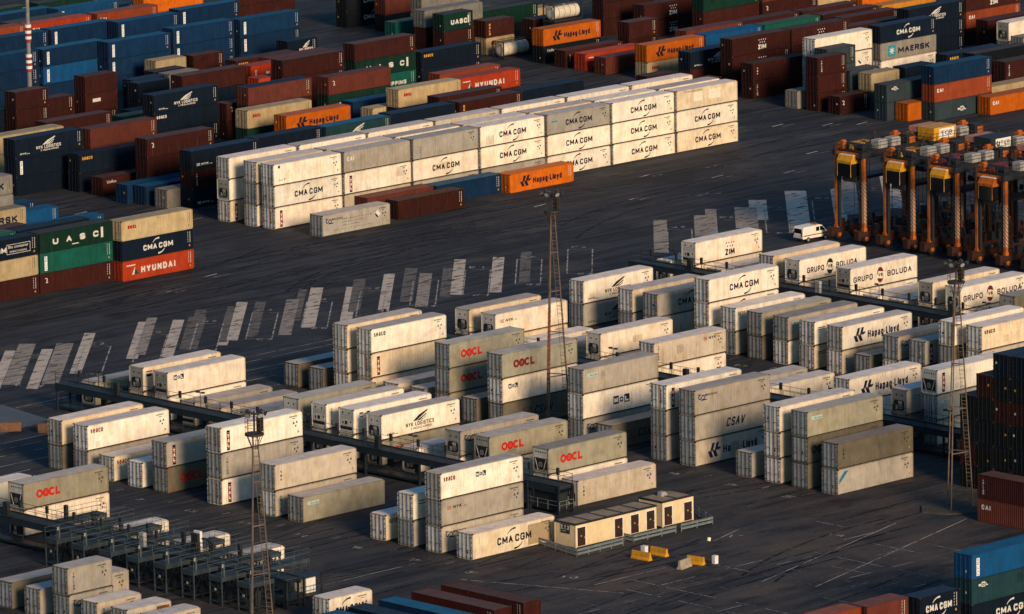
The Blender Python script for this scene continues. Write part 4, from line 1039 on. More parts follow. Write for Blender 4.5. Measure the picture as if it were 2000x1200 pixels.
# ------------------------------------------------------------------ reefer gantries
def railing(b, a, c, z, h=1.1, step=1.9, r=.028):
    a = Vector((*a, z)); c = Vector((*c, z)); d = c - a; n = max(1, int(round(d.length / step)))
    for k in range(n + 1): p = a + d * k / n; b.bar(p, p + Vector((0, 0, h)), r)
    for q in (h, h * .55): b.bar(a + Vector((0, 0, q)), c + Vector((0, 0, q)), r)
def flood(b, x, y, z, h=2.3):
    b.bar((x, y, z), (x, y, z + h), .045); b.bar((x - .0, y - .45, z + h), (x, y + .45, z + h), .04)
    for s in (-1, 1): b.box(x - .18, x + .18, y + s * .42 - .2, y + s * .42 + .2, z + h + .0, z + h + .16)
def gantry(name, x0, x1, ya, yb, label, gaps=(), seed=1):
    """deck on two rows of columns: ya is the far end, yb the near one"""
    g = empty(name, ((x0 + x1) / 2, (ya + yb) / 2, 0)); ox, oy = g.location.x, g.location.y; rr = random.Random(seed)
    def bld(b, n, m, par=g):
        for i, v in enumerate(b.v): b.v[i] = (v[0] - ox, v[1] - oy, v[2])
        return b.build(n, m, par)
    ZD = 3.12
    b = MB(); b.box(x0 + .12, x1 - .12, yb, ya, ZD - .10, ZD - .02); bld(b, 'deck', DECK)
    for x in (x0, x1 - .14):
        b = MB(); b.box(x, x + .14, yb, ya, ZD - .62, ZD + .06); b.box(x - .05, x + .19, yb + .01, ya - .01, ZD + .06, ZD + .09); b.box(x - .05, x + .19, yb + .01, ya - .01, ZD - .66, ZD - .62); bld(b, 'girder', STEEL)
    n = int(round((ya - yb) / 4.41))
    for k in range(n + 1):
        y = ya - .2 - (ya - yb - .4) * k / n
        if k % 2 == 0 or k == n:
            for x in (x0 + .02, x1 - .22):
                b = MB(); b.box(x, x + .2, y - .11, y + .11, 0, ZD - .66); b.box(x - .08, x + .28, y - .2, y + .2, 0, .05); bld(b, 'column', STEEL)
            b = MB(); b.box(x0 + .22, x1 - .22, y - .07, y + .07, ZD - .40, ZD - .12); bld(b, 'crossbeam', STEEL)
    b = MB(); b.box(x0 + .25, x1 - .25, yb + .1, ya - .1, .42, .50); b.box(x0 + .24, x0 + .32, yb + .1, ya - .1, .30, .56); b.box(x1 - .32, x1 - .24, yb + .1, ya - .1, .30, .56); bld(b, 'lower_walkway', STEEL)
    for nm, x, z in (('railing', x0 + .06, ZD + .09), ('railing', x1 - .06, ZD + .09), ('railing', x0 + .3, .5)):
        b = MB(); y = ya
        while y > yb + .5:
            y2 = max(yb, y - rr.choice((4.4, 8.8)))
            railing(b, (x, y - .08), (x, y2 + .08), z, 1.1 if z > 1 else .95); y = y2
        bld(b, nm, STEEL)
    b = MB(); railing(b, (x0 + .06, ya - .03), (x1 - .06, ya - .03), ZD + .09); railing(b, (x0 + .06, yb + .03), (x1 - .06, yb + .03), ZD + .09); bld(b, 'railing', STEEL)
    k = 0; y = ya - 2.2
    while y > yb + 1:                                           # plug boxes on posts beside each slot, upper and lower
        b = MB()
        b.box(x1 - .42, x1 - .20, y - .16, y + .16, ZD + .75, ZD + 1.55); b.box(x1 - .34, x1 - .28, y - .04, y + .04, ZD, ZD + .75); bld(b, 'plug_box', DARKM)
        b = MB(); b.box(x1 - .6, x1 - .3, y - .35, y + .35, .9, 1.9); bld(b, 'plug_box', DARKM)
        if k % 5 == 2: b = MB(); b.box(x0 + .3, x0 + .75, y + .3, y + 1.0, ZD, ZD + 1.5); bld(b, 'switch_cabinet', GREYM if k % 2 else DARKM)
        if k % 4 == 1: b = MB(); flood(b, x0 + .2, y - 1.0, ZD + .05); bld(b, 'floodlight', DARKM)
        y -= 4.41; k += 1
    for y in (yb + 6, ya - 9): b = MB(); [b.bar((x0 + .7 + .3 * i, y - .5, ZD + .05), (x0 + .7 + .3 * i, y + .3, ZD + .55), .05) for i in range(2)]; bld(b, 'cable', RUBBER)
    tag(g, label, 'gantry', 'steel reefer gantries'); return g, bld
G2, b2 = gantry('reefer_gantry', -77.95, -75.75, -3.6, -87.2, 'long steel reefer gantry ending in a platform beside the tan cabins', seed=2)
# platform frame at its near end
b = MB()
for x, y in ((-78.0, -87.2), (-75.8, -87.2), (-78.0, -82.4), (-75.8, -82.4)): b.box(x - .1, x + .1, y - .1, y + .1, 0, 3.1)
b.box(-78.1, -75.7, -87.3, -82.3, 2.42, 2.46); b2(b, 'end_frame', STEEL)
b = MB(); b.box(-77.6, -76.2, -86.8, -83.0, .55, 2.4); b2(b, 'equipment_cabinet', DARKM)
b = MB(); railing(b, (-77.95, -87.3), (-75.8, -87.3), .5, 1.0, 1.1, .035); railing(b, (-78.05, -87.2), (-78.05, -82.4), .5, 1.0); b2(b, 'railing', GALV)
gantry('reefer_gantry', -29.3, -27.1, -4, -108, 'steel reefer gantry between dark-door stacks, behind the middle lattice mast', seed=3)
gantry('reefer_gantry', 19.4, 21.6, -1.2, -75, 'steel reefer gantry running in front of the straddle carriers', seed=4)
RAILM = plain('rail_steel', (.075, .095, .105), .5, .2)
G1, b1 = gantry('reefer_gantry', -127.3, -125.1, -42, -97, 'dark steel reefer gantry with sideways finger platforms at lower left', seed=5)
for k in range(8):                                              # finger platforms reaching left between the slots
    y = -64.2 - 4.33 * k; xa, xb = -130.75, -127.35
    b = MB(); b.box(xa, xb, y - .95, y + .95, 2.98, 3.04); b.box(xa - .04, xa + .08, y - 1.0, y + 1.0, 2.55, 3.08); b.box(xa + .08, xb, y - 1.0, y - .88, 2.6, 3.08); b.box(xa + .08, xb, y + .88, y + 1.0, 2.6, 3.08)
    for sy in (-.9, .9): b.box(xa - .02, xa + .12, y + sy - .07, y + sy + .07, 0, 2.55)
    b.box(xa, xb, y - .9, y + .9, .38, .44); f = b1(b, 'finger_platform', DECK)
    b = MB()
    for xx in (xa + 1.15, xa + 2.3, xb - .1):
        for sy in (-.9, .9): b.box(xx - .06, xx + .06, y + sy - .06, y + sy + .06, 0, 2.6)
        b.box(xx - .05, xx + .05, y - .9, y + .9, 2.45, 2.6)
    for sy in (-.9, .9):
        for z in (.95, 1.45): b.bar((xa, y + sy, z), (xb, y + sy, z), .03)
        b.bar((xa, y + sy, .45), (xa + 1.15, y + sy, 2.5), .035); b.bar((xa + 2.3, y + sy, 2.5), (xb, y + sy, .45), .035)
    b1(b, 'support_frame', STEEL)
    b = MB(); b.box(xa + 1.3, xa + 2.1, y - .3, y + .3, .45, 1.9); b1(b, 'switch_cabinet', DARKM)
    b = MB()
    for z in (1.0, 1.55, 2.1): b.bar((xa + .05, y - .9, z), (xa + .05, y + .9, z), .03)
    b.bar((xa + .05, y - .9, .5), (xa + .05, y + .9, 2.5), .03); b1(b, 'bracing', STEEL)
    b = MB()
    for sy in (-.95, .95): railing(b, (xa + .05, y + sy), (xb + 4.6, y + sy), 3.09, 1.05, 2.2, .024)
    railing(b, (xa + .05, y - .9), (xa + .05, y + .9), .44, 1.0, 1.8, .024)
    for sy in (-.9,): b.box(xa + .3, xa + .5, y + sy - .08, y + sy + .08, 3.1, 4.45)
    b1(b, 'railing', RAILM)
    b = MB(); b.bar((xa + .2, y - .95, 4.1), (xa + .2, y - .95, 4.45), .09, 6); b.box(xa - .06, xa - .02, y - .12, y + .12, 1.6, 1.85); b1(b, 'signal_lamp', GREYM)
for y in (-58.5, -63.0, -67.4, -71.8, -77.4, -81.7, -86.2, -90.6):            # cross platforms to the right of the deck, between the boxes
    xe = -118.6; b = MB(); b.box(-125.05, xe, y - .75, y + .75, 2.98, 3.05); b.box(-125.05, xe, y - .82, y - .72, 2.6, 3.1); b.box(-125.05, xe, y + .72, y + .82, 2.6, 3.1)
    for x in (-122.0, xe - .1):
        for sy in (-.7, .7): b.box(x - .07, x + .07, y + sy - .07, y + sy + .07, 0, 2.6)
    b.box(-125.05, xe, y - .7, y + .7, .40, .46); b1(b, 'side_platform', DECK)
    b = MB()
    for sy in (-.76, .76): railing(b, (-125.0, y + sy), (xe, y + sy), 3.08, 1.05, 2.1, .024)
    railing(b, (xe, y - .76), (xe, y + .76), 3.08, 1.05, 1.5, .024); railing(b, (-125.0, y - .72), (xe, y - .72), .46, 1.0, 2.1, .024); b1(b, 'railing', RAILM)
    b = MB(); b.box(-123.4, -123.05, y + .3, y + .7, 3.06, 4.5); b1(b, 'plug_box', DARKM)
b = MB(); b.box(-124.2, -123.9, -80.6, -79.6, 3.0, 5.2); b1(b, 'switch_cabinet', WHITE)
b = MB(); b.box(-124.6, -124.25, -80.6, -79.6, 3.0, 5.0); b1(b, 'switch_cabinet', DARKM)
b = MB()                                                        # open end tower
for x in (-127.2, -124.8, -122.3):
    for y in (-97.2, -94.9): b.box(x - .1, x + .1, y - .1, y + .1, 0, 3.1)
b.box(-127.3, -122.2, -97.3, -94.8, .9, .98); b.box(-127.3, -122.2, -97.3, -94.8, 2.9, 2.98); b1(b, 'end_frame', STEEL)
b = MB(); railing(b, (-127.3, -97.25), (-122.2, -97.25), .98, 1.0, 1.3, .03); railing(b, (-125.1, -97.25), (-122.2, -97.25), 3.0, 1.1, 1.5, .03); b1(b, 'railing', STEEL)
for y in (-95.2, -96.2): b = MB(); b.box(-123.9, -122.6, y - .38, y + .38, 1.05, 2.6); b1(b, 'switch_cabinet', WHITE)
# ------------------------------------------------------------------ lattice light masts
def mast(x, y, H, mat, label, bands=False, wide=1.75):
    t = empty('light_mast', (x, y, 0)); legs = []
    ang = (R(200), R(320), R(80)); TOP = .28; HT = H - 2.6
    pt = lambda k, z: Vector((math.cos(ang[k]), math.sin(ang[k]), 0)) * (wide + (TOP - wide) * z / HT) + Vector((0, 0, z))
    for k in range(3):
        if not bands: b = MB(); b.bar(pt(k, 0), pt(k, HT), .085, 6, 0, .065); b.build('leg', mat, t)
        else:
            b = MB(); b.bar(pt(k, 0), pt(k, HT), .10, 6, 0, .075); n = 46
            for i in range(10, 26): b.bar(pt(k, HT * i / n), pt(k, HT * (i + .4) / n), .108, 6, 1)
            b.build('leg', (mat, REDM), t)
    b = MB()
    for z in [1.2 + (HT - 2.0) * f for f in (0.02, .22, .43, .64, .83)]:
        for k in range(3): b.bar(pt(k, z), pt((k + 1) % 3, z), .07)
    b.build('bracing', mat, t)
    b = MB(); z = 1.0
    while z < HT:
        p = pt(1, z); d = Vector((-.28, .28, 0)); b.bar(p + Vector((-.12, -.12, 0)), p + Vector((-.12, -.12, 0)) + d * 1.3, .022); z += .42
    for o in (Vector((-.12, -.12, 0)), Vector((-.48, .24, 0))): b.bar(pt(1, .8) + o, pt(1, HT) + o, .032)
    z = 3.0
    while z < HT:
        p = pt(1, z)
        ring_ = [p + Vector((.35 * math.cos(q) - .3, .35 * math.sin(q) + .05, 0)) for q in [i * math.pi / 3 for i in range(6)]]
        for i in range(6): b.bar(ring_[i], ring_[(i + 1) % 6], .018)
        z += .95
    b.build('ladder', mat, t)
    b = MB(); b.bar((0, 0, HT - .1), (0, 0, HT + .12), .95, 14)
    for k in range(6):
        q = k * math.pi / 3; b.bar((.25 * math.cos(q), .25 * math.sin(q), HT - 1.5), (.85 * math.cos(q), .85 * math.sin(q), HT - .1), .04)
    b.build('platform', MASTD, t)
    b = MB()
    for k in range(8):
        q0, q1 = k * math.pi / 4, (k + 1) * math.pi / 4
        p0, p1 = Vector((.9 * math.cos(q0), .9 * math.sin(q0), HT + .12)), Vector((.9 * math.cos(q1), .9 * math.sin(q1), HT + .12)); b.bar(p0, p0 + Vector((0, 0, 1.5)), .03)
        for zz in (.6, 1.1, 1.5): b.bar(p0 + Vector((0, 0, zz)), p1 + Vector((0, 0, zz)), .025)
    b.box(.55, .95, -.3, .3, HT + .2, HT + 1.6); b.build('railing', MASTD, t)
    b = MB(); b.bar((0, 0, HT), (0, 0, HT + 2.3), .1, 6)
    for k in range(6): q = k * math.pi / 3 + .3; b.bar((0, 0, HT + 2.05), (1.15 * math.cos(q), 1.15 * math.sin(q), HT + 2.05), .05)
    b.build('lamp_arm', MASTD, t)
    for k in range(6):
        q = k * math.pi / 3 + .3; c = Vector((1.15 * math.cos(q), 1.15 * math.sin(q), HT + 2.1)); d = Vector((math.cos(q), math.sin(q), -.55)).normalized()
        b = MB(); b.bar(c - d * .18, c + d * .10, .16, 8, 0, .31); f = b.build('lamp', LAMPM, t)
        b = MB(); b.bar(c + d * .105, c + d * .115, .27, 8); b.build('lamp_glass', GREYM, f)
    tag(t, label, 'light mast', 'lattice light masts')
mast(-149.6, -117.7, 27.7, MAST, 'brown lattice light mast rising at lower left before the reefers')
mast(-47.0, -55.3, 28.0, MAST, 'lattice light mast with reddish bands in the middle of the yard', True)
mast(-46.8, -117.2, 27.6, MAST, 'pale brown lattice light mast at right before the dark stack')
b = MB(); b.bar((-48.6, -115.5, 0), (-44.6, -118.8, 0), .1); 
b = MB(); b.prism([(-51.2, -116.0), (-50.2, -118.6), (-47.6, -120.6), (-45.0, -120.4), (-43.0, -118.4), (-43.4, -115.2), (-45.6, -113.6), (-48.9, -113.9)], 'z', 0, .16); o = b.build('mast_mound', plain('dirt_mound', (.050, .046, .042), .85, 0, .5, .6)); tag(o, 'low dirt plinth under the right-hand lattice mast', 'mound')  # low dirt mound at the mast foot
# banded pole at upper left
t = empty('striped_pole', (49.4, 149.6, 0)); b = MB(); b.bar((0, 0, 0), (0, 0, 30), .36, 10, 0, .20); b.build('shaft', plain('pole_grey', (.20, .185, .17), .6), t)
for z0 in (7.6, 11.9):
    for k in range(6): b = MB(); z = z0 + .42 * k; b.bar((0, 0, z), (0, 0, z + .42), .45, 10); b.build('band', REDM if k % 2 == 0 else WHITE, t)
tag(t, 'grey pole with two groups of red and white bands', 'pole')
# ------------------------------------------------------------------ straddle carriers
DARKO = plain('shade_orange', (.035, .012, .008), .6, 0, .5, 1.0, (.02, .012, .010))  # orange darkened in colour to stand for shade on the sills
def carrier(x, y, label, main, cabm, roofm_, sign=False, hz=True, cab=True):
    """x, y: the near-left leg; long axis along X, 4.8 m wide"""
    t = empty('straddle_carrier', (x + 4.6, y + 2.4, 0)); X0, X1 = -4.6, 4.6; Y0, Y1 = -2.4, 2.4; HT = 11.4
    for sx in (X0, X1):
        for sy in (Y0, Y1):
            b = MB(); b.box(sx - .22, sx + .22, sy - .19, sy + .19, 1.7, HT); b.box(sx - .30, sx + .30, sy - .26, sy + .26, 1.5, 2.1); b.build('leg', main, t)
            b = MB(); iy = -1 if sy > 0 else 1; b.box(sx - .16, sx + .2, *sorted((sy + iy * .2, sy + iy * .62)), 1.9, HT - .3)
            b.box(sx + .23, sx + .5, sy - .15, sy + .15, 1.9, HT - .2); b.build('shade_guide', DARKM, t)  # guide boxes, added dark to stand for shade on the legs
    if hz:
        for sx in (X0, X1): b = MB(); b.box(sx - .235, sx + .228, Y0 - .205, Y0 + .199, 2.8, 8.2); b.build('hazard_band', HAZ, t)
    for sy in (Y0, Y1):
        b = MB(); b.box(X0 - 1.2, X1 + 1.2, sy - .32, sy + .32, 1.0, 1.72); b.box(X0 - 1.5, X0 - .9, sy - .42, sy + .42, .7, 1.9); b.build('sill_beam', DARKO, t)
        for k in range(4):
            wx = X0 + .2 + 3.0 * k; b = MB(); b.bar((wx, sy - .24, .75), (wx, sy + .24, .75), .75, 14); wh = b.build('wheel', RUBBER, t)
            b = MB(); b.bar((wx, sy - .26, .75), (wx, sy + .26, .75), .34, 8); b.build('rim', main, wh)
        b = MB(); b.box(X0 - .6, X1 + 2.2, sy - .28, sy + .28, HT - .1, HT + .6); b.build('top_beam', DARKM, t)
    for sx in (X0, X1): b = MB(); b.box(sx - .3, sx + .3, Y0 + .28, Y1 - .28, HT - .05, HT + .5); b.build('crossbeam', main if sx == X0 else DARKM, t)
    b = MB(); b.box(X0 - .2, X1 + .6, Y0 - .1, Y1 + .1, HT + .62, HT + .70); b.build('platform', DARKM, t)
    b = MB(); railing(b, (X0 - .2, Y0 - .05), (X1 + .6, Y0 - .05), HT + .7, 1.0, 1.1, .03); railing(b, (X0 - .2, Y1 + .05), (X1 + .6, Y1 + .05), HT + .7, 1.0, 1.1, .03); railing(b, (X0 - .15, Y0), (X0 - .15, Y1), HT + .7, 1.0, 1.1, .03); b.build('railing', DARKM, t)
    b = MB(); b.box(X0 + .6, X0 + 5.2, Y1 - 2.3, Y1 - .1, HT + .72, HT + 1.1)
    for k in range(6): b.box(X0 + .7 + .75 * k, X0 + 1.15 + .75 * k, Y1 - 2.2, Y1 - .2, HT + 1.1, HT + 1.28)
    b.build('engine_housing', roofm_, t)
    b = MB(); rr = random.Random(int(x * 7 + y * 13))
    for k in range(9): xx = rr.uniform(X0, X1); yy = rr.uniform(Y0 + .2, Y1 - .6); hh = rr.uniform(.3, 1.0); b.box(xx, xx + rr.uniform(.25, .7), yy, yy + rr.uniform(.25, .6), HT + .705, HT + .7 + hh)
    for k in range(6): yy = rr.uniform(Y0, Y1); b.bar((X0, yy, HT + .85 + .1 * k), (X1 + 1.5, rr.uniform(Y0, Y1), HT + .8 + .1 * k), .05)
    b.build('pipework', DARKM, t)
    for sy in (Y0, Y1):
        for k in range(6): xx = X0 + .45 + 1.4 * k + rr.uniform(0, .3); b = MB(); b.box(xx, xx + rr.uniform(.3, .95), sy - .28, sy + .28, 1.73, 1.75 + rr.uniform(.3, 1.1)); b.build('sill_box', DARKM if k % 3 else DARKO, t)
    b = MB()
    for k in range(14):
        z = 2.2 + .62 * k; b.bar((X1 - .3, Y0 + .7, z), (X1 - .3, Y1 - .7, z + (.55 if k % 2 else -.0)), .04)
    for sy in (Y0 + .7, Y0 + 1.5, Y1 - 1.5, Y1 - .7): b.bar((X1 - .3, sy, 2), (X1 - .3, sy, HT), .06); b.bar((X0 + 2.2, sy * .8, 3), (X0 + 2.2, sy * .8, HT), .045)
    b.build('cable_chain', DARKM, t)
    for xx, c in ((X0 + 3.1, GREYM), (X0 + 5.6, GREYM), (X1 - .7, DARKM)):
        b = MB(); b.box(xx, xx + 1.7, Y0 + .25, Y0 + 1.6, HT + .72, HT + 1.75); b.box(xx + .1, xx + 1.6, Y0 + .35, Y0 + 1.5, HT + 1.75, HT + 1.82); b.build('machinery_box', c, t)
    b = MB()
    for xx in (X0 + 1.2, X1 - 1.4): b.bar((xx, Y0 + .9, HT + 1.1), (xx, Y1 - .9, HT + 1.1), .45, 10)
    b.build('winch_drum', DARKM, t)
    b = MB(); b.bar((X0 - .4, Y1 - .2, HT + .5), (X0 - .4, Y1 - .2, HT + 1.3), .3, 8); b.bar((X1 - 2.6, Y1 - .6, HT + 1.0), (X1 - 2.6, Y1 - .6, HT + 2.3), .12, 6); b.build('exhaust', DARKO, t)
    for xx, yy in ((X1 - .2, Y0 + .2), (X0 + .2, Y1 - .9), (X1 + .6, Y1 - 1.2)): b = MB(); b.box(xx, xx + 1.1, yy, yy + .9, HT + .705, HT + 1.5); b.bar((xx + .2, yy + .45, HT + 1.5), (xx + .9, yy + .45, HT + 1.5), .3, 8); b.build('winch_housing', main, t)
    if cab:
        cx0, cx1, cy0, cy1 = X0 - 1.1, X0 + .9, -1.2, 1.3
        b = MB(); b.prism([(cx0 + .35, HT + .15), (cx1, HT + .15), (cx1, HT - .9), (cx0, HT - .9), (cx0 - .05, HT - .55)], 'y', cy0, cy1); cb = b.build('cab', cabm, t)
        b = MB(); b.box(cx0 + .42, cx1 - .05, cy0 + .06, cy1 - .06, HT + .15, HT + .24); b.build('cab_roof', WHITE, cb)
        b = MB(); b.box(cx0 - .02, cx1 - .1, cy0 + .08, cy1 - .08, HT - 2.6, HT - .9); b.face([(cx0 - .01, cy0 + .35, HT - .5), (cx0 + .30, cy0 + .35, HT + .05), (cx0 + .30, cy1 - .35, HT + .05), (cx0 - .01, cy1 - .35, HT - .5)][::-1]); b.build('cab_window', GLASS, cb)
        for yy in (cy0 + .08, cy1 - .08):
            for xx in (cx0, cx1 - .1): b = MB(); b.bar((xx, yy, HT - 2.6), (xx, yy, HT - .9), .045); b.build('cab_pillar', cabm, cb)
    b = MB()                                                     # access stair and ladder inside the frame
    for s in (0, .55): b.bar((X0 + .2, -1.3 + s, HT - .4), (X0 + 3.2, -1.0 + s, 2.0), .05); b.bar((X0 + 3.3, 1.0 + s, HT - .6), (X0 + 3.3, 1.0 + s, 2.0), .05)
    for k in range(26):
        f = k / 26; p = Vector((X0 + .2 + 3.0 * f, -1.3 + .3 * f, HT - .4 - (HT - 2.4) * f)); b.bar(p, p + Vector((0, .55, 0)), .03)
        z = 2.0 + (HT - 2.6) * f; b.bar((X0 + 3.3, 1.0, z), (X0 + 3.3, 1.55, z), .03)
    b.build('ladder', plain('ladder_steel', (.05, .06, .07), .5) if 'ladder_steel' not in bpy.data.materials else bpy.data.materials['ladder_steel'], t)
    b = MB(); b.box(X0 + .8, X1 - .8, -1.1, 1.1, 8.2, 8.6); b.box(X0 - .2, X0 + .3, -1.15, 1.15, 8.0, 8.7); b.box(X1 - .3, X1 + .2, -1.15, 1.15, 8.0, 8.7)
    for sx in (X0 + 1.4, X1 - 1.6):
        for sy in (-.8, .8): b.bar((sx, sy, 8.6), (sx, sy, HT), .05)
    b.build('spreader', DARKM, t)
    if sign:
        b = MB(); b.box(X0 + .4, X0 + 4.7, Y0 + .1, Y1 - 1.9, HT + .74, HT + 2.4); hs = b.build('sign_housing', YEL if sign == 'y' else DARKM, t)
        b = MB(); b.box(X0 + 1.4, X0 + 4.3, Y0 + .07, Y0 + .098, HT + .95, HT + 2.2); sb = b.build('sign', WHITE, hs)
        b = MB(); b.add(txt('TCB'), X0 + (1.75 if sign == 'y' else 2.3), HT + 1.3, 2.2 if sign == 'y' else 1.8, .6, 0, Y0 + .064); obj('lettering', b.mesh('lettering', INK), sb, DARKINK)
        if sign != 'y': b = MB(); ring(b, X0 + 1.85, HT + 1.6, .26, 1.0, -4.6, .09, .11, 12, Y0 + .064); obj('emblem', b.mesh('emblem', INK), sb, DARKINK)
        b = MB(); b.box(X0 + .5, X0 + 4.6, Y1 - 1.85, Y1 - .2, HT + 1.55, HT + 2.3); b.build('housing_roof', plain('salmon_roof', (.42, .19, .13), .7) if 'salmon_roof' not in bpy.data.materials else bpy.data.materials['salmon_roof'], t)
    tag(t, label, 'straddle carrier', 'straddle carriers parked in two rows'); return t
carrier(59, -4.9, 'orange straddle carrier nearest the parked white van, pale cab roof', ORANGE, YEL, YEL)
carrier(59, -13.5, 'orange straddle carrier with yellow cab, second from the white van', ORANGE, YEL, YEL)
carrier(59, -21.2, 'orange straddle carrier with red machinery deck, third from the van', ORANGE, YEL, REDM)
carrier(58.5, -29.9, 'orange straddle carrier with glazed orange cab at the right', ORANGE, ORANGE, REDM)
carrier(58.5, -39.0, 'orange straddle carrier half cut by the right picture edge', ORANGE, ORANGE, REDM)
carrier(70.5, -6.4, 'straddle carrier behind with yellow sign housing', ORANGE, YEL, DARKM, 'y', False, False)
carrier(69.5, -17.2, 'straddle carrier behind with white sign and salmon roof', ORANGE, ORANGE, REDM, 'w', False, False)
carrier(69.0, -26.6, 'straddle carrier behind at right edge with salmon roof', ORANGE, ORANGE, REDM, 'w', False, False)
# ------------------------------------------------------------------ white van
t = empty('parked_van', (56.9, 2.5, 0), R(-2)); t.scale = (1.0, 1.0, 1.0)
b = MB(); pr = [(-2.45, .45), (-2.5, 1.0), (-2.42, 1.85), (-2.2, 2.05), (.75, 2.05), (1.05, 1.95), (1.75, 1.25), (2.45, 1.02), (2.55, .75), (2.5, .40)]
k = len(pr)
for yy, f in ((-.92, 1), (-.86, .985), (.86, .985), (.92, 1)): pass
ys = [(-.95, 0), (-.95, 1), (.95, 1), (.95, 0)]
b.prism(pr, 'y', -.92, .92); body = b.build('body', plain('van_white', (.78, .74, .68), .35, 0, .05), t)
m = body.modifiers.new('bevel', 'BEVEL'); m.width = .09; m.segments = 3; m.limit_method = 'ANGLE'
for sy in (-.925, .925):
    s = 1 if sy > 0 else -1; b = MB(); pts = [(.62, 1.28), (1.60, 1.28), (1.02, 1.86), (.62, 1.86)]; q = [(p, sy + s * .006, z) for p, z in pts]; b.face(q if s < 0 else q[::-1]); q = [(-.1, sy + s * .006, 1.28), (.5, sy + s * .006, 1.28), (.5, sy + s * .006, 1.84), (-.1, sy + s * .006, 1.84)]; b.face(q if s < 0 else q[::-1]); b.build('window', GLASS, t)
    b = MB(); q = [(-2.4, sy + s * .006, .82), (2.3, sy + s * .006, .82), (2.3, sy + s * .006, .95), (-2.4, sy + s * .006, .95)]; b.face(q if s < 0 else q[::-1]); b.build('stripe', REDM, t)
b = MB(); b.face([(1.09, -.78, 1.93), (1.09, .78, 1.93), (1.74, .78, 1.275), (1.74, -.78, 1.275)][::-1]); w_ = b.build('windscreen', GLASS, t); w_.location = (.012, 0, .012)
b = MB(); b.face([(-2.475, -.7, 1.2), (-2.475, .7, 1.2), (-2.44, .65, 1.8), (-2.44, -.65, 1.8)][::-1]); w_ = b.build('window', GLASS, t); w_.location = (-.015, 0, 0)
for sy in (-.75, .75): b = MB(); b.box(-2.53, -2.5, sy - .09, sy + .09, .85, 1.35); b.build('tail_light', REDM, t); b = MB(); b.box(2.46, 2.53, sy - .16, sy + .16, .72, .9); b.build('headlight', GREYM, t)
for wx in (-1.5, 1.6):
    for sy in (-.82, .82):
        b = MB(); b.bar((wx, sy - .12, .33), (wx, sy + .12, .33), .34, 16); wh = b.build('wheel', RUBBER, t); b = MB(); b.bar((wx, sy - .125, .33), (wx, sy + .125, .33), .18, 10); b.build('rim', GREYM, wh)
b = MB(); b.box(.2, .45, -.55, .55, 2.06, 2.2); b.build('beacon_bar', ORANGE, t)
b = MB(); b.box(-2.6, -2.48, -.85, .85, .38, .58); b.box(2.46, 2.6, -.85, .85, .36, .56); b.build('bumper', DARKM, t)
tag(t, 'white van with thin red stripe parked beside the straddle carriers', 'van')
# ------------------------------------------------------------------ tan cabins
def cabin(x0, x1, y0, y1, h, doors, label, panels, sign=None):
    t = empty('site_cabin', ((x0 + x1) / 2, (y0 + y1) / 2, 0)); a, c = (x1 - x0) / 2, (y1 - y0) / 2
    b = MB(); b.box(-a, a, -c, c, .18, h - .16)
    n = int(round(2 * a / 1.2))
    for i in range(n + 1): x = -a + .02 + (2 * a - .04) * i / n; b.box(x - .02, x + .02, -c - .012, -c, .2, h - .18)
    for sx in (-1, 1):
        for sy in (-1, 1): b.box(*sorted((sx * (a + .02), sx * (a - .12))), *sorted((sy * (c + .02), sy * (c - .12))), .1, h - .17)
    b.build('wall', BEIGE, t)
    b = MB(); b.box(-a + .1, a - .1, -c + .1, c - .1, 0, .18); b.build('base', DARKM, t)
    b = MB(); b.box(-a + .1, a - .1, -c + .1, c - .1, h - .16, h - .06); rf = b.build('roof', CROOF, t)
    b = MB()
    for (p, q, r_, s) in ((-a - .06, a + .06, -c - .06, -c + .10), (-a - .06, a + .06, c - .10, c + .06), (-a - .06, -a + .10, -c + .10, c - .10), (a - .10, a + .06, -c + .10, c - .10)): b.box(p, q, r_, s, h - .17, h + .02)
    for i in range(1, panels): x = -a + 2 * a * i / panels; b.box(x - .09, x + .09, -c + .10, c - .10, h - .06, h + .0)
    b.build('roof_rim', DARKM, rf)
    for dx in doors:
        b = MB(); x = -a + dx
        for p, q, z0, z1 in ((x - .10, x, .25, 2.28), (x + 1.2, x + 1.3, .25, 2.28), (x - .10, x + 1.3, 2.28, 2.38)): b.box(p, q, -c - .05, -c, z0, z1)
        fr = b.build('door_frame', WHITE, t)
        b = MB(); b.box(x, x + 1.2, -c - .03, -c - .002, .26, 2.28); d = b.build('door', DOORB, t)
        b = MB(); b.box(x + .5, x + .68, -c - .034, -c - .0305, 1.25, 1.42); b.build('warning_sticker', STICK, d)
        b = MB(); b.box(x + 1.05, x + 1.12, -c - .08, -c - .031, 1.0, 1.2); b.build('handle', GREYM, d)
        b = MB()
        for i in range(7): b.box(x + .2, x + 1.0, -c - .036, -c - .0305, 1.62 + .07 * i, 1.65 + .07 * i)
        b.build('vent', DARKM, d)
    if sign:
        b = MB(); b.box(-a - .05, -a - .022, c - 1.0 - 1.35, c - 1.0, h - 1.2, h - .22)
        sb = b.build('sign', SIGN, t); b = MB(); strokes(b, sign, 0, 0, .46, 1.16, .05, 0); b.v = [(-a - .058 + .4 * p[1], c - 1.09 - p[0], h - .78 + p[2]) for p in b.v]
        b.face([(-a - .056, c - 1.2, h - .98), (-a - .056, c - 1.8, h - .98), (-a - .056, c - 1.8, h - .93), (-a - .056, c - 1.2, h - .93)])
        obj('lettering', b.mesh('lettering', INK), sb, LIGHTINK)
    tag(t, label, 'cabin', 'tan service cabins'); return t
cabin(-88.2, -76.0, -100.1, -96.9, 2.75, (.22, 5.85, 8.3, 10.7), 'long tan service cabin with dark doors and blue end sign', 5, 'E.T.3')
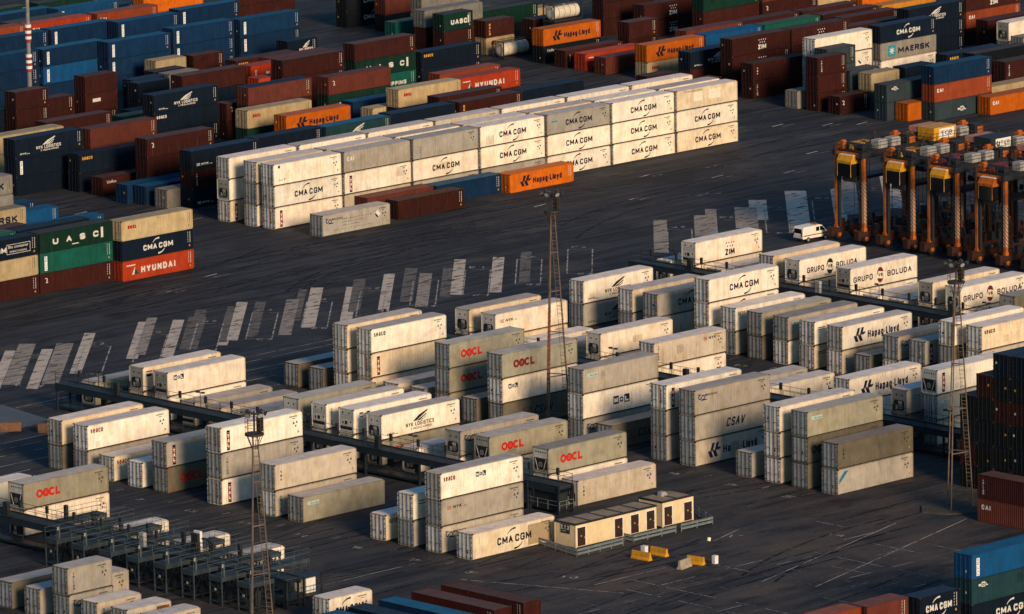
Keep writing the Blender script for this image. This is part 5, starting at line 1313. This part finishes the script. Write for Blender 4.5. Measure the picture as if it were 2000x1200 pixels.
t = cabin(-75.05, -70.3, -100.1, -96.6, 2.95, (.25, 3.3), 'short tan service cabin with two dark doors and roof unit', 2)
b = MB(); b.box(-.5, .2, .2, .8, 2.8, 3.35); b.box(.25, .5, .3, .7, 2.8, 3.15); b.build('roof_unit', GREYM, t)
# ------------------------------------------------------------------ guard rails
def guard(pts, label):
    t = empty('guard_rail', (*pts[0], 0)); ox, oy = pts[0]
    for a, c in zip(pts, pts[1:]):
        a = Vector((a[0] - ox, a[1] - oy, 0)); c = Vector((c[0] - ox, c[1] - oy, 0)); d = (c - a); n = max(1, int(round(d.length / 2.0))); u = d.normalized(); nn = Vector((-u.y, u.x, 0))
        for z in (.36, .76):
            b = MB(); q = [(.0, -.14), (.05, -.10), (.0, -.03), (.0, .03), (.05, .10), (.0, .14)]; k = len(q)
            for p in (a, c):
                for o, h in q: b.v.append(tuple(p - nn * (o + .06) + Vector((0, 0, z + h))))
            for i in range(k - 1): b.f.append((i, i + k, i + k + 1, i + 1)); b.m.append(0)
            b.build('rail', GALV, t)
        b = MB()
        for i in range(n + 1): p = a + d * i / n; b.bar(p, p + Vector((0, 0, .92)), .06)
        b.build('post', GALV, t)
    tag(t, label, 'guard rail', 'guard rails around the tan cabins')
guard([(-89.2, -94.8), (-90.7, -102.8), (-83.6, -102.6)], 'bent grey guard rail around the left corner of the long cabin')
guard([(-82.0, -101.2), (-82.0, -102.6), (-75.7, -102.75)], 'grey guard rail in front of the gap between the tan cabins')
guard([(-74.8, -102.7), (-70.1, -102.8), (-67.2, -97.0)], 'bent grey guard rail at the right end of the short cabin')
# ------------------------------------------------------------------ barriers, posts and blocks
def barrier(a, c, mat, label, h=.85):
    a = Vector((*a, 0)); c = Vector((*c, 0)); m_ = (a + c) / 2; L = (c - a).length; t = None
    b = MB(); b.prism([(-.32, 0), (-.32, .12), (-.16, .34), (-.10, h), (.10, h), (.16, .34), (.32, .12), (.32, 0)], 'x', -L / 2, L / 2)
    o = b.build('traffic_barrier', mat); o.location = m_; o.rotation_euler = (0, 0, math.atan2((c - a).y, (c - a).x)); tag(o, label, 'barrier', 'barriers on the apron')
barrier((-86.9, -107.3), (-86.75, -109.8), YEL, 'yellow barrier nearest the guard rails, standing left of its twin')
barrier((-84.3, -107.5), (-84.25, -109.8), YEL, 'yellow barrier second from left, behind the small white box')
barrier((-84.8, -113.4), (-84.4, -115.4), YEL, 'yellow barrier beside the small lamp post')
barrier((-87.6, -114.9), (-85.6, -114.5), CONC, 'grey concrete barrier seen end-on near the yellow ones', .95)
b = MB(); b.box(-.25, .25, -.3, .3, .0, .95); b.box(-.28, .28, -.33, .33, .95, 1.0); o = b.build('cable_box', WHITE); o.location = (-85.2, -107.4, 0); tag(o, 'small white cable box between the two left yellow barriers', 'cable box')
t = empty('lamp_post', (-83.9, -115.7, 0)); b = MB(); b.bar((0, 0, 0), (0, 0, 2.6), .05, 6); b.build('post', DARKM, t); b = MB(); b.bar((-.04, 0, 2.6), (.04, 0, 2.95), .19, 10); b.build('lamp', LIT, t)
b = MB(); b.box(.35, .85, -.5, -.05, 0, .95); b.build('control_box', WHITE, t); b = MB(); b.box(-.4, .9, -.6, .2, 0, .08); b.build('base', DARKM, t); tag(t, 'thin lamp post with pale control box behind the yellow barrier', 'lamp post')
for (x, y, l2, lb) in ((-88.9, -8.4, 2.4, 'brown concrete block at left edge beside the pale slab'), (-86.6, -12.2, 2.2, 'brown concrete block nearest the front reefer row, left edge')):
    b = MB(); b.prism([(-.6, 0), (-.6, .9), (-.5, 1.0), (.5, 1.0), (.6, .9), (.6, 0)], 'x', -l2 / 2, l2 / 2); o = b.build('concrete_block', BROWNC); o.location = (x, y, 0); o.rotation_euler = (0, 0, R(-40)); tag(o, lb, 'concrete block', 'brown concrete blocks')
